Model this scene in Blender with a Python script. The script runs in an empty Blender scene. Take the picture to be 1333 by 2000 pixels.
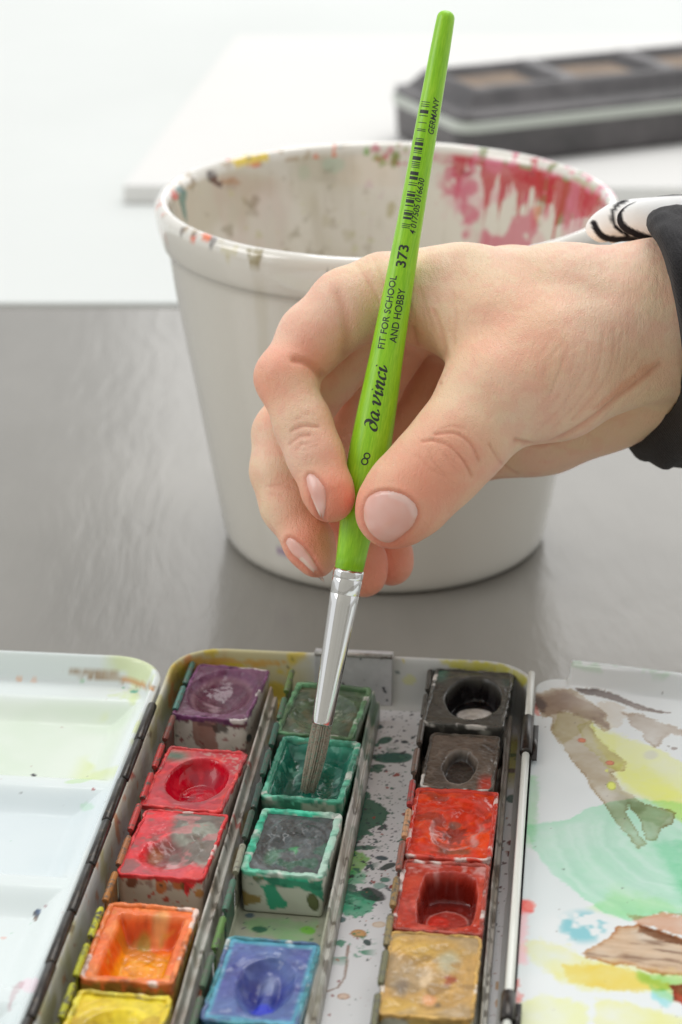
import bpy, bmesh, math, random
import numpy as np
from mathutils import Vector

# ------------------------------------------------------------------ camera, world, light, exposure
S = 0.0012                      # one modelling unit is 1.2 mm
FPX, PITCH, HC = 4600.0, math.radians(22.5), 236.0
scene = bpy.context.scene
cam_d = bpy.data.cameras.new('camera'); cam = bpy.data.objects.new('camera', cam_d)
scene.collection.objects.link(cam); scene.camera = cam
cam.location = (0, 0, HC*S); cam.rotation_euler = (math.pi/2-PITCH, 0, 0)
cam_d.sensor_fit = 'VERTICAL'; cam_d.sensor_height = 36; cam_d.lens = FPX*36/2000
cam_d.clip_start = 0.01; cam_d.clip_end = 60
cam_d.dof.use_dof = True; cam_d.dof.focus_distance = 452*S; cam_d.dof.aperture_fstop = 16.5
w = bpy.data.worlds.new('World'); scene.world = w; w.use_nodes = True
wn, wl = w.node_tree.nodes, w.node_tree.links
wbg = wn['Background']; wbg.inputs[0].default_value = (0.97, 0.985, 1.0, 1); wbg.inputs[1].default_value = 0.70

def area(name, loc, target, size, size_y, power, color=(1, 1, 1)):
    d = bpy.data.lights.new(name, 'AREA'); d.shape = 'RECTANGLE'; d.size = size; d.size_y = size_y
    d.energy = power; d.color = color
    o = bpy.data.objects.new(name, d); scene.collection.objects.link(o); o.location = loc
    o.rotation_euler = (Vector(target)-Vector(loc)).to_track_quat('-Z', 'Y').to_euler()
    return o
area('window_light', (0.55, 2.1, 2.75), (0, 0.5, 0), 2.2, 1.5, 36, (1.0, 0.99, 0.97))
area('back_window_light', (0.95, 2.9, 0.90), (0.3, 0.6, 0.0), 2.6, 0.75, 6.5, (1.0, 0.985, 0.955))
area('side_window_light', (-1.7, 0.25, 1.15), (0, 0.55, 0.05), 1.1, 1.0, 9, (1.0, 0.985, 0.96))
scene.view_settings.view_transform = 'Standard'; scene.view_settings.look = 'None'
scene.view_settings.exposure = 0.24; scene.view_settings.gamma = 1.0
scene.cycles.use_denoising = True

# ------------------------------------------------------------------ projection helpers (pixels of the photo <-> scene units)
CP, SP = math.cos(PITCH), math.sin(PITCH)
def ray(px, py):
    a, b = px-666.5, py-1000.0
    return (a, FPX*CP-b*SP, -FPX*SP-b*CP)
def G(px, py, z):
    d = ray(px, py); k = (z-HC)/d[2]; return (d[0]*k, d[1]*k, z)
def D(px, py, y):
    d = ray(px, py); k = y/d[1]; return (d[0]*k, y, HC+d[2]*k)
def proj(P):
    P = np.asarray(P, float); z = P[:, 2]-HC
    f = P[:, 1]*CP-z*SP; u = P[:, 1]*SP+z*CP
    return np.stack([666.5+FPX*P[:, 0]/f, 1000-FPX*u/f], 1)
YAW = math.radians(6.04); CY, SY = math.cos(YAW), math.sin(YAW)
def W(s, t, z): return (s*CY+t*SY, -s*SY+t*CY, z)
def Wn(A):
    A = np.asarray(A, float)
    return np.stack([A[:, 0]*CY+A[:, 1]*SY, -A[:, 0]*SY+A[:, 1]*CY, A[:, 2]], 1)
def L(px, py, z):
    x, y, _ = G(px, py, z); return (x*CY-y*SY, x*SY+y*CY)

# ------------------------------------------------------------------ noise and painting
_R = np.random.RandomState(7).rand(64, 64, 64).astype(np.float32)
def vn(P, seed=0):
    P = np.asarray(P, float)+seed*17.31
    i = np.floor(P).astype(int); f = P-i; f = f*f*(3-2*f)
    r = 0
    for dx in (0, 1):
        for dy in (0, 1):
            for dz in (0, 1):
                ww = (f[:, 0] if dx else 1-f[:, 0])*(f[:, 1] if dy else 1-f[:, 1])*(f[:, 2] if dz else 1-f[:, 2])
                r = r+ww*_R[(i[:, 0]+dx) & 63, (i[:, 1]+dy) & 63, (i[:, 2]+dz) & 63]
    return r*2-1
def fbm(P, seed=0, octv=3):
    r = 0; a = 1; t = 0
    for k in range(octv):
        r = r+a*vn(np.asarray(P)*2.03**k, seed+k*3); t += a; a *= 0.5
    return r/t
def ss(a, b, x): 
    t = np.clip((x-a)/(b-a), 0, 1); return t*t*(3-2*t)
def lin(c):
    c = np.asarray(c, float)/255.0
    return np.where(c <= 0.04045, c/12.92, ((c+0.055)/1.055)**2.4)
class Paint:
    """Paints colour (rgb) and roughness (a) onto the points of one mesh."""
    def __init__(self, P, base, rough=0.4, seed=1):
        self.P = np.asarray(P, float); self.q = proj(self.P); n = len(self.P)
        self.C = np.empty((n, 4)); self.C[:, :3] = lin(base); self.C[:, 3] = rough; self.seed = seed
        self.cache = {}
    def n(self, f, o=2):
        k = (f, o)
        if k not in self.cache: self.cache[k] = fbm(self.P*f, self.seed, o)
        return self.cache[k]
    def put(self, m, col, rough=None):
        m = (np.zeros(len(self.C))+np.clip(m, 0, 1))[:, None]; c = lin(col)
        self.C[:, :3] = self.C[:, :3]*(1-m)+c*m
        if rough is not None: self.C[:, 3] = self.C[:, 3]*(1-m[:, 0])+rough*m[:, 0]
    def sd(self, pts, wob=3, wf=0.35):
        q = self.q; pts = np.asarray(pts, float); n = len(pts)
        lo, hi = pts.min(0)-40, pts.max(0)+40
        idx = np.where((q[:, 0] > lo[0]) & (q[:, 0] < hi[0]) & (q[:, 1] > lo[1]) & (q[:, 1] < hi[1]))[0]
        out = np.full(len(q), 1e3)
        if len(idx) == 0: return out
        Q = q[idx]; d = np.full(len(Q), 1e9); ins = np.zeros(len(Q), bool)
        for i in range(n):
            a = pts[i]; b = pts[(i+1) % n]; e = b-a; v = Q-a
            t = np.clip((v@e)/(e@e+1e-9), 0, 1); d = np.minimum(d, np.hypot(*(v-t[:, None]*e).T))
            c = ((a[1] <= Q[:, 1]) & (b[1] > Q[:, 1])) | ((b[1] <= Q[:, 1]) & (a[1] > Q[:, 1]))
            xx = a[0]+(Q[:, 1]-a[1])/((b[1]-a[1]) if abs(b[1]-a[1]) > 1e-9 else 1e-9)*e[0]
            ins ^= c & (Q[:, 0] < xx)
        d = np.where(ins, -d, d)
        if wob: d = d+wob*(self.n(wf, 3)[idx]+0.55*self.n(wf*3.1, 2)[idx]+0.3*self.n(wf*8.3, 1)[idx])
        out[idx] = d
        return out
    def poly(self, pts, col, a=1.0, wob=4, wf=0.35, soft=1.5, edge=None, ea=0.6, ew=5, tex=0.0, tf=0.5, rough=None, gate=None):
        d = self.sd(pts, wob, wf); m = a*ss(soft, -soft, d)
        if tex: m = m*np.clip(1-tex*(0.5+0.9*self.n(tf, 3)), 0, 1.2)
        if gate is not None: m = m*gate
        self.put(m, col, rough)
        if edge is not None:
            e = ea*ss(soft, -soft, d)*ss(-ew, -0.2*ew, d)*np.clip(0.45+1.3*self.n(0.22, 3), 0.05, 1)
            if gate is not None: e = e*gate
            self.put(e, edge)
    def wash(self, pts, col, dens=1.0, wob=5, wf=0.3, soft=1.6, pool=0.8, pw=5, gran=0.5, seed=0, fade=None):
        """transparent dried watercolour: multiplies, pools along its edge, mottles inside"""
        d = self.sd(pts, wob, wf)
        sv = soft*(1+2.5*np.clip(self.n(0.09, 2)+0.1, 0, 1))
        m = ss(0, 1, np.clip((sv-d)/(2*sv), 0, 1))
        big = fbm(self.P*0.11+seed*7.7, self.seed+seed, 4); fine = fbm(self.P*0.8, self.seed+3, 2)
        k = dens*(0.72+gran*big+0.12*fine)+pool*np.exp(-np.maximum(-d, 0)/pw*2.2)*np.clip(0.55+1.6*self.n(0.16, 3), 0.05, 1.5)
        if fade is not None: k = k*fade(self.q)
        k = (m*np.clip(k, 0, 3))[:, None]
        T = np.clip(lin(col)/0.80, 0.01, 1)
        self.C[:, :3] *= T**k
    def ell(self, cx, cy, rx, ry, col, a=1.0, rot=0, wob=0.12, wf=0.4, soft=0.12, rough=None, edge=None, ea=0.5, gate=None):
        c, s_ = math.cos(math.radians(rot)), math.sin(math.radians(rot))
        dx, dy = self.q[:, 0]-cx, self.q[:, 1]-cy
        r = np.hypot((dx*c+dy*s_)/rx, (-dx*s_+dy*c)/ry)+(wob*self.n(wf, 3) if wob else 0)
        m = a*ss(1+soft, 1-soft, r)
        if gate is not None: m = m*gate
        self.put(m, col, rough)
        if edge is not None: self.put(ea*ss(1+soft, 1-soft, r)*ss(0.6, 0.95, r)*(1 if gate is None else gate), edge)
    def spat(self, n, box, r, cols, seed=1, asp=0.6, a=0.95, region=None, gate=None, rough=None):
        rr = np.random.RandomState(seed); q = self.q; k = 0
        o = np.argsort(q[:, 1], kind='stable'); qs = q[o]
        for _ in range(n*6):
            if k >= n: break
            x = rr.uniform(box[0], box[2]); y = rr.uniform(box[1], box[3])
            R = r[0]+(r[1]-r[0])*rr.rand()**3.5; col = cols[rr.randint(len(cols))]
            if region is not None and not region(x, y): continue
            k += 1
            i0, i1 = np.searchsorted(qs[:, 1], (y-R*1.6, y+R*1.6))
            if i1 <= i0: continue
            id_ = o[i0:i1]; Q = q[id_]; near = np.abs(Q[:, 0]-x) < R*2.2
            id_ = id_[near]; Q = Q[near]
            if len(id_) == 0: continue
            an = rr.uniform(-0.5, 0.5); el = rr.uniform(0.8, 1.5)
            dx, dy = Q[:, 0]-x, Q[:, 1]-y; c, s_ = math.cos(an), math.sin(an)
            d = np.hypot((dx*c+dy*s_)/el, (-dx*s_+dy*c)/asp)
            d = d*(1+0.25*np.sin(3*np.arctan2(dy, dx)+rr.rand()*6))
            m = a*ss(R+0.7, R-0.7, d)
            if gate is not None: m = m*gate[id_]
            m = m[:, None]; self.C[id_, :3] = self.C[id_, :3]*(1-m)+lin(col)*m
            if rough is not None: self.C[id_, 3] = self.C[id_, 3]*(1-m[:, 0])+rough*m[:, 0]
    def cloud(self, col, thr, f, a=1.0, soft=0.08, o=3, gate=None, rough=None, seed=0, stretch=None):
        P = self.P*(np.array(stretch) if stretch is not None else 1)
        v = fbm(P*f, self.seed+seed*5+2, o)
        m = a*ss(thr-soft, thr+soft, v)
        if gate is not None: m = m*gate
        self.put(m, col, rough)

# ------------------------------------------------------------------ objects
COL = scene.collection
def tag(o, label, cat, group=None, kind=None):
    if label: o['label'] = label
    if cat: o['category'] = cat
    if group: o['group'] = group
    if kind: o['kind'] = kind
    return o
def empty(name, loc, label, cat, group=None):
    o = bpy.data.objects.new(name, None); COL.objects.link(o); o.empty_display_size = 0.01
    o.location = Vector(loc)*S; o['base'] = list(map(float, loc)); return tag(o, label, cat, group)
def origin(o):
    b = Vector((0, 0, 0))
    while o is not None:
        if 'base' in o.keys(): b = Vector(o['base']); break
        o = o.parent
    return b
def mk(name, V, F, mat, parent=None, C=None, smooth=True, thick=None):
    """V in scene units (world); F array of quads/tris or a list of mixed polygons."""
    V = np.asarray(V, float); b = np.array(origin(parent)) if parent is not None else np.zeros(3)
    me = bpy.data.meshes.new(name)
    Vl = (V-b)*S
    if isinstance(F, np.ndarray):
        n, k = F.shape
        me.vertices.add(len(V)); me.vertices.foreach_set('co', Vl.astype(np.float32).ravel())
        me.loops.add(n*k); me.loops.foreach_set('vertex_index', F.astype(np.int32).ravel())
        me.polygons.add(n); me.polygons.foreach_set('loop_start', np.arange(0, n*k, k, dtype=np.int32))
        me.polygons.foreach_set('loop_total', np.full(n, k, np.int32))
        me.update(calc_edges=True); me.validate()
    else:
        me.from_pydata([tuple(v) for v in Vl], [], F); me.update()
    if smooth: me.polygons.foreach_set('use_smooth', np.ones(len(me.polygons), bool))
    if C is not None:
        a = me.color_attributes.new('paint', 'FLOAT_COLOR', 'POINT')
        a.data.foreach_set('color', np.asarray(C, np.float32).ravel())
    me.materials.append(mat)
    o = bpy.data.objects.new(name, me); COL.objects.link(o)
    if parent is not None: o.parent = parent
    if thick:
        m = o.modifiers.new('solid', 'SOLIDIFY'); m.thickness = thick*S; m.offset = -1
    return o
def gridF(nu, nv, wrap_u=False, wrap_v=False, flip=False):
    u = np.arange(nu if wrap_u else nu-1); v = np.arange(nv if wrap_v else nv-1)
    U, Vv = np.meshgrid(u, v, indexing='ij'); U = U.ravel(); Vv = Vv.ravel()
    U1 = (U+1) % nu; V1 = (Vv+1) % nv
    F = np.stack([U*nv+Vv, U1*nv+Vv, U1*nv+V1, U*nv+V1], 1)
    return F[:, ::-1].copy() if flip else F
def rrect(s0, s1, t0, t1, r, step=None, n=6):
    """counter-clockwise rounded rectangle outline; optional even spacing"""
    pts = []
    for cx, cy, a0 in ((s1-r, t1-r, 0), (s0+r, t1-r, 90), (s0+r, t0+r, 180), (s1-r, t0+r, 270)):
        for k in range(n+1):
            a = math.radians(a0+90*k/n); pts.append((cx+r*math.cos(a), cy+r*math.sin(a)))
    pts = np.array(pts)
    if step:
        q = np.vstack([pts, pts[:1]]); l = np.r_[0, np.cumsum(np.hypot(*np.diff(q, axis=0).T))]
        m = int(l[-1]/step); x = np.linspace(0, l[-1], m, endpoint=False)
        pts = np.stack([np.interp(x, l, q[:, 0]), np.interp(x, l, q[:, 1])], 1)
    return pts
def tube(path, rad, n=16, caps=True):
    """tube round a polyline of world points; rad number or list"""
    path = [Vector(p) for p in path]; m = len(path)
    rad = [rad]*m if not hasattr(rad, '__len__') else rad
    V = []; F = []
    up = None
    for i, p in enumerate(path):
        d = (path[min(i+1, m-1)]-path[max(i-1, 0)]).normalized()
        if up is None: up = d.orthogonal().normalized()
        up = (up-d*up.dot(d)).normalized(); sd = d.cross(up)
        for k in range(n):
            a = 2*math.pi*k/n; V.append(p+(up*math.cos(a)+sd*math.sin(a))*rad[i])
    for i in range(m-1):
        for k in range(n):
            F.append((i*n+k, i*n+(k+1) % n, (i+1)*n+(k+1) % n, (i+1)*n+k))
    if caps:
        F.append(tuple(range(n))[::-1]); F.append(tuple((m-1)*n+k for k in range(n)))
    return [tuple(v) for v in V], F
def merge(parts):
    V = []; F = []
    for v, f in parts:
        o = len(V); V += [tuple(x) for x in v]; F += [tuple(i+o for i in q) for q in f]
    return V, F
def boxm(s0, s1, t0, t1, z0, z1, fr=W):
    V = [fr(s, t, z) for z in (z0, z1) for s, t in ((s0, t0), (s1, t0), (s1, t1), (s0, t1))]
    return V, [(3, 2, 1, 0), (4, 5, 6, 7), (0, 1, 5, 4), (1, 2, 6, 5), (2, 3, 7, 6), (3, 0, 4, 7)]
def bevel(o, wd, seg=2):
    m = o.modifiers.new('bevel', 'BEVEL'); m.width = wd*S; m.segments = seg; m.limit_method = 'ANGLE'; return o

# ------------------------------------------------------------------ materials
def mat(name, col=(0.8, 0.8, 0.8), rough=0.5, metal=0.0, coat=0.0, spec=0.5):
    m = bpy.data.materials.new(name); m.use_nodes = True
    b = m.node_tree.nodes['Principled BSDF']
    b.inputs['Base Color'].default_value = (*col, 1); b.inputs['Roughness'].default_value = rough
    b.inputs['Metallic'].default_value = metal; b.inputs['Coat Weight'].default_value = coat
    b.inputs['Coat Roughness'].default_value = 0.06; b.inputs['Specular IOR Level'].default_value = spec
    return m, m.node_tree.nodes, m.node_tree.links, b
def coords(nt, l, scale=(1, 1, 1), rot=(0, 0, 0)):
    tc = nt.new('ShaderNodeTexCoord'); mp = nt.new('ShaderNodeMapping')
    mp.inputs['Scale'].default_value = scale; mp.inputs['Rotation'].default_value = rot
    l.new(tc.outputs['Object'], mp.inputs['Vector']); return mp.outputs[0]
def noise(nt, l, vec, scale, detail=3, rough=0.5):
    n = nt.new('ShaderNodeTexNoise'); n.inputs['Scale'].default_value = scale
    n.inputs['Detail'].default_value = detail; n.inputs['Roughness'].default_value = rough
    l.new(vec, n.inputs['Vector']); return n.outputs[0]
def bump(nt, l, b, h, strength, dist=0.0003, prev=None):
    n = nt.new('ShaderNodeBump'); n.inputs['Strength'].default_value = strength; n.inputs['Distance'].default_value = dist
    l.new(h, n.inputs['Height'])
    if prev is not None: l.new(prev, n.inputs['Normal'])
    l.new(n.outputs[0], b.inputs['Normal']); return n.outputs[0]
def ramp(nt, l, f, stops):
    r = nt.new('ShaderNodeValToRGB'); l.new(f, r.inputs[0]); e = r.color_ramp.elements
    while len(e) < len(stops): e.new(0.5)
    for k, (p, c) in enumerate(stops): e[k].position = p; e[k].color = (*c, 1)
    return r.outputs[0]
def painted(name, coat=0.0, bstr=0.15, bscale=900, bdist=0.0002, spec=0.5):
    """colour and roughness painted per point, plus fine relief"""
    m, nt, l, b = mat(name, coat=coat, spec=spec)
    a = nt.new('ShaderNodeVertexColor'); a.layer_name = 'paint'
    l.new(a.outputs['Color'], b.inputs['Base Color']); l.new(a.outputs['Alpha'], b.inputs['Roughness'])
    bump(nt, l, b, noise(nt, l, coords(nt, l), bscale, 4, 0.6), bstr, bdist)
    return m
M_enamel = painted('stained_white_enamel', coat=0.03, spec=0.4, bstr=0.05, bscale=120)
M_plastic = painted('pan_plastic', coat=0.0, spec=0.35, bstr=0.06, bscale=600)
M_cake = painted('paint_cake', coat=0.28, bstr=0.14, bscale=420, bdist=0.0003, spec=0.32)
M_cup = painted('white_glazed_cup', coat=0.5, bstr=0.02, bscale=150)
M_metal, nt, l, b = mat('tinned_rail_metal', (0.42, 0.41, 0.38), 0.38, 0.6)
f = noise(nt, l, coords(nt, l), 260, 5, 0.7)
l.new(ramp(nt, l, f, [(0.30, (0.17, 0.13, 0.09)), (0.48, (0.34, 0.33, 0.30)), (0.72, (0.55, 0.54, 0.50))]), b.inputs['Base Color'])
M_rail = painted('stained_tin_rail', coat=0.1, bstr=0.2, bscale=500)
M_black, nt, l, b = mat('worn_black_hinge', (0.03, 0.028, 0.026), 0.28, 0.5)
f = noise(nt, l, coords(nt, l), 500, 5, 0.7)
l.new(ramp(nt, l, f, [(0.40, (0.025, 0.022, 0.020)), (0.62, (0.05, 0.042, 0.035)), (0.74, (0.20, 0.15, 0.09))]), b.inputs['Base Color'])
M_white, nt, l, b = mat('white_enamel_plain', (0.80, 0.83, 0.80), 0.22, 0, 0.3)

b_ = M_cup.node_tree.nodes['Principled BSDF']; b_.inputs['Coat Weight'].default_value = 1.0; b_.inputs['Coat IOR'].default_value = 1.65; b_.inputs['Coat Roughness'].default_value = 0.03
# ------------------------------------------------------------------ setting: grey glossy table, white table behind
m_tab, nt, l, b = mat('grey_gloss_table', (0.30, 0.29, 0.27), 0.20, 0, 0.0, 0.62)
v = coords(nt, l, (1, 0.16, 1), (0, 0, math.radians(-16)))
nw = nt.new('ShaderNodeTexNoise'); nw.inputs['Scale'].default_value = 7; l.new(coords(nt, l), nw.inputs['Vector'])
mxv = nt.new('ShaderNodeMix'); mxv.data_type = 'VECTOR'; mxv.inputs[0].default_value = 0.035
l.new(v, mxv.inputs[4]); l.new(nw.outputs['Color'], mxv.inputs[5])
f1 = noise(nt, l, mxv.outputs[1], 210, 3, 0.55)
v2 = coords(nt, l, (1, 0.5, 1), (0, 0, math.radians(35)))
f2 = noise(nt, l, v2, 26, 3, 0.55)
l.new(ramp(nt, l, f2, [(0.3, (0.216, 0.205, 0.180)), (0.7, (0.256, 0.243, 0.216))]), b.inputs['Base Color'])
p = bump(nt, l, b, f1, 0.38, 0.0005)
bump(nt, l, b, f2, 0.12, 0.0010, p)
def slab(name, x0, x1, y0, y1, z0, z1, m):
    V = [(x, y, z) for z in (z0, z1) for x, y in ((x0, y0), (x1, y0), (x1, y1), (x0, y1))]
    return bevel(mk(name, V, [(3, 2, 1, 0), (4, 5, 6, 7), (0, 1, 5, 4), (1, 2, 6, 5), (2, 3, 7, 6), (3, 0, 4, 7)], m, smooth=False), 0.8, 2)
tag(slab('table', -700, 700, -250, 748, -25, 0, m_tab), None, None, kind='structure')
m_wt, nt, l, b = mat('white_table_paint', (0.84, 0.845, 0.83), 0.6, 0, 0.0, 0.12)
f = noise(nt, l, coords(nt, l), 6, 3, 0.5)
l.new(ramp(nt, l, f, [(0.3, (0.68, 0.70, 0.68)), (0.7, (0.71, 0.73, 0.71))]), b.inputs['Base Color'])
tag(slab('white_table', -1500, 1800, 748.6, 3600, -25, 1.2, m_wt), None, None, kind='structure')
m_bd, nt, l, b = mat('white_board', (0.90, 0.89, 0.86), 0.6, 0, 0, 0.12)
f = noise(nt, l, coords(nt, l), 9, 3, 0.5)
l.new(ramp(nt, l, f, [(0.3, (0.75, 0.74, 0.715)), (0.7, (0.77, 0.76, 0.74))]), b.inputs['Base Color'])
# unseen room wall added behind the camera to dim light from that side
m_w, nt, l, b = mat('dimming_wall_paint', (0.34, 0.32, 0.29), 0.8)
f = noise(nt, l, coords(nt, l), 8, 3, 0.5)
l.new(ramp(nt, l, f, [(0.3, (0.36, 0.345, 0.31)), (0.7, (0.40, 0.385, 0.35))]), b.inputs['Base Color'])
tag(slab('dimming_wall', -1800, 1500, -640, -600, -600, 1500, m_w), None, None, kind='structure')
BZ = 8.5
c0 = G(240, 362, BZ); c1 = G(462, 68, BZ)
dv = Vector(c1)-Vector(c0)
bq = [Vector(c0), Vector(c0)+Vector((420, -6, 0)), Vector(c0)+Vector((420, -6, 0))+dv*1.02, Vector(c1)]
V = [(p.x, p.y, z) for z in (1.25, BZ) for p in bq]
o = bevel(mk('board', V, [(3, 2, 1, 0), (4, 5, 6, 7), (0, 1, 5, 4), (1, 2, 6, 5), (2, 3, 7, 6), (3, 0, 4, 7)], m_bd, smooth=False), 0.8)
tag(o, 'large warm white board lying flat on the white table beneath the black paint box', 'board')

# ------------------------------------------------------------------ closed black paint box far behind, blurred
def far_box():
    e = empty('closed_paint_box', G(1150, 280, BZ), 'closed black paint box with pale rim and brown sunken panels, lying on the white board', 'paint box')
    A = Vector(G(900, 334, BZ)); Bp = Vector(G(1333, 284, BZ)); ux = (Bp-A); ux.z = 0; ux.normalize(); uy = Vector((-ux.y, ux.x, 0))
    A = A-ux*0
    def fr(s, t, z): p = A+ux*s+uy*t; return (p.x, p.y, BZ+z)
    Lx, Ly = 190, 66
    m_b, nt, l, b = mat('black_tin', (0.045, 0.043, 0.045), 0.42, 0, 0.1)
    f = noise(nt, l, coords(nt, l), 60, 4, 0.6)
    l.new(ramp(nt, l, f, [(0.35, (0.058, 0.054, 0.056)), (0.7, (0.115, 0.105, 0.108))]), b.inputs['Base Color'])
    m_r, _, _, _ = mat('pale_tin_rim', (0.50, 0.53, 0.48), 0.4, 0.1)
    m_p, nt, l, b = mat('brown_panel', (0.12, 0.07, 0.035), 0.5)
    f = noise(nt, l, coords(nt, l), 45, 4, 0.6)
    l.new(ramp(nt, l, f, [(0.35, (0.12, 0.075, 0.042)), (0.6, (0.20, 0.125, 0.065)), (0.8, (0.27, 0.20, 0.11))]), b.inputs['Base Color'])
    def rings(prof, name, m, cap_b=False, cap_t=False):
        V = []; n = None
        for ins, z in prof:
            o = rrect(ins, Lx-ins, ins, Ly-ins, max(8-ins, 2), n=6); n = len(o)
            V += [fr(s, t, z) for s, t in o]
        F = []
        for i in range(len(prof)-1):
            for k in range(n): F.append((i*n+k, i*n+(k+1) % n, (i+1)*n+(k+1) % n, (i+1)*n+k))
        if cap_b: F.append(tuple(range(n))[::-1])
        if cap_t: F.append(tuple(len(V)-n+k for k in range(n)))
        return mk(name, V, F, m, e, smooth=False)
    rings([(2.5, 0.2), (1.2, 1.5), (0.4, 14.2)], 'tray', m_b, True)
    rings([(0.4, 14.2), (-0.5, 14.4), (-0.8, 16), (-0.6, 18.0), (0.3, 18.4)], 'rim', m_r)
    rings([(0.3, 18.4), (0.6, 20.2), (1.6, 20.8)], 'lid_edge', m_b)
    # raised lid with three sunken wells
    nx, ny = 200, 72
    s = np.linspace(1.6, Lx-1.6, nx); t = np.linspace(1.6, Ly-1.6, ny); Sg, Tg = np.meshgrid(s, t, indexing='ij')
    edge = np.minimum(np.minimum(Sg, Lx-Sg), np.minimum(Tg, Ly-Tg))
    z = 20.8+8.2*ss(4, 13, edge)
    well = 0
    for k in range(4):
        a, b_ = 14+k*46, 14+k*46+38
        d = np.minimum(np.minimum(Sg-a, b_-Sg), np.minimum(Tg-15, Ly-13-Tg)); well = np.maximum(well, ss(-1.5, 3.0, d))
    z = z-4.6*well
    P = np.array([fr(a, b_, c) for a, b_, c in zip(Sg.ravel(), Tg.ravel(), z.ravel())])
    mk('lid', P, gridF(nx, ny), m_b, e)
    for k in range(4):
        a, b_ = 14+k*46, 14+k*46+38
        V, F = boxm(a+4, b_-4, 19, Ly-17, 24.5, 25.0, fr)
        mk('panel', V, F, m_p, e, smooth=False)
far_box()

# ------------------------------------------------------------------ white water cup with paint stains
CUPC = G(752, 1037, 0)
def cup():
    e = empty('water_cup', CUPC, 'wide white water cup with thick rolled rim, paint stains inside, standing behind the hand', 'cup')
    cx, cy = CUPC[0], CUPC[1]
    R0, R1, HH = 40.6, 53.4, 86.5
    prof = [(0, 0.6), (R0-4, 0.6), (R0-3, 0.0), (R0-1.6, 0.1), (R0-0.3, 1.2)]
    for k in range(1, 40):
        z = 1.2+(77.2-1.2)*k/40; prof.append((R0+(R1+0.5-R0)*(z/78)**1.0, z))
    prof += [(53.9, 77.3), (54.05, 77.45), (54.7, 77.9), (55.1, 78.8), (55.5, 80.5), (56.0, 83), (56.3, 85.4), (56.2, 86.9), (55.7, 87.9), (54.9, 88.4), (54.0, 88.4), (53.2, 87.9), (52.7, 87.0), (52.3, 85.7)]
    for k in range(1, 171):
        z = 85.7-(85.7-4)*(k/170)**1.25; prof.append((52.3+(R0-3.2-52.3)*((85.7-z)/81.7), z))
    prof += [(R0-5, 2.8), (R0-9, 2.4), (0, 2.4)]
    prof = np.array(prof); m = len(prof); n = 980
    th = np.linspace(0, 2*np.pi, n, endpoint=False)
    T, I = np.meshgrid(th, np.arange(m), indexing='ij'); T = T.ravel(); I = I.ravel()
    r = prof[I, 0]; z = prof[I, 1]
    P = np.stack([cx+r*np.cos(T), cy+r*np.sin(T), z], 1)
    wv = fbm(np.stack([np.cos(T)*2, np.sin(T)*2, z*0.03], 1), 5, 2)
    P[:, 2] += 0.35*wv*(z > 60); P[:, 0] += 0.25*wv*np.cos(T)*(z > 3); P[:, 1] += 0.25*wv*np.sin(T)*(z > 3)
    pt = Paint(P, (230, 226, 216), 0.2, 11)
    inner = (I >= 57).astype(float); rim = ((I >= 49) & (I < 60)).astype(float); far = (np.sin(T) > -0.15).astype(float)
    q = pt.q
    pt.put(inner*0.35, (222, 216, 202))
    g = inner*far
    streak = fbm(np.stack([T*22, z*0.05, z*0], 1), 3, 4)
    pt.put(g*0.20*ss(0.05, 0.6, streak), (172, 160, 135))
    pt.cloud((196, 188, 160), 0.12, 0.06, 0.5, 0.2, gate=inner)
    pt.spat(60, (370, 330, 720, 500), (1.5, 9), [(190, 182, 150), (180, 170, 150), (205, 205, 150)], 5, 1.3, 0.45, gate=g)
    # red band along the far right rim, drips
    pt.poly([(868, 282), (905, 288), (960, 296), (1030, 312), (1100, 330), (1160, 360), (1178, 398), (1150, 420), (1128, 380), (1095, 352), (1070, 345), (1078, 395), (1050, 372), (1010, 350), (985, 325), (930, 322), (890, 310)], (190, 20, 46), 0.93, 7, 0.30, 2.0, gate=g, tex=0.35, tf=0.4)
    pt.poly([(745, 285), (790, 285), (868, 284), (940, 330), (900, 318), (850, 315), (800, 300), (750, 300)], (208, 96, 128), 0.7, 6, 0.4, 3, gate=g, tex=0.8, tf=0.5)
    pt.poly([(880, 330), (965, 325), (985, 350), (940, 375), (925, 400), (905, 430), (880, 428), (900, 380), (880, 350)], (218, 120, 150), 0.55, 12, 0.30, 4, gate=g, tex=1.2, tf=0.35)
    pt.poly([(960, 360), (1020, 350), (1045, 362), (1000, 385), (960, 400), (920, 440), (900, 438), (930, 395)], (222, 130, 155), 0.5, 10, 0.3, 4, gate=g, tex=1.0, tf=0.4)
    pt.poly([(1048, 335), (1092, 340), (1080, 400), (1052, 394), (1052, 360)], (196, 18, 44), 0.95, 3, 0.4, 1.5, gate=g)
    pt.poly([(1104, 350), (1122, 352), (1105, 435), (1086, 440), (1092, 400)], (112, 128, 40), 0.9, 3, 0.4, 1.5, gate=g)
    pt.poly([(1122, 360), (1172, 380), (1150, 425), (1112, 430), (1116, 395)], (196, 26, 48), 0.92, 4, 0.4, 1.5, gate=g)
    pt.poly([(1055, 325), (1075, 330), (1062, 420), (1050, 420)], (120, 120, 60), 0.5, 3, 0.4, 2, gate=g)
    pt.poly([(1040, 405), (1060, 400), (1050, 440), (1038, 450)], (226, 110, 60), 0.6, 3, 0.4, 3, gate=g)
    pt.ell(1140, 358, 26, 8, (150, 150, 60), 0.7, 20, 0.3, gate=far); pt.ell(1165, 385, 10, 22, (214, 60, 90), 0.75, 20, 0.4, gate=far)
    pt.spat(26, (1040, 300, 1185, 420), (2, 8), [(210, 40, 70), (226, 120, 140), (130, 140, 60)], 8, 0.7, 0.8, gate=far)
    run = fbm(np.stack([T*34, z*0.06, z*0], 1), 7, 3)
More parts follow.
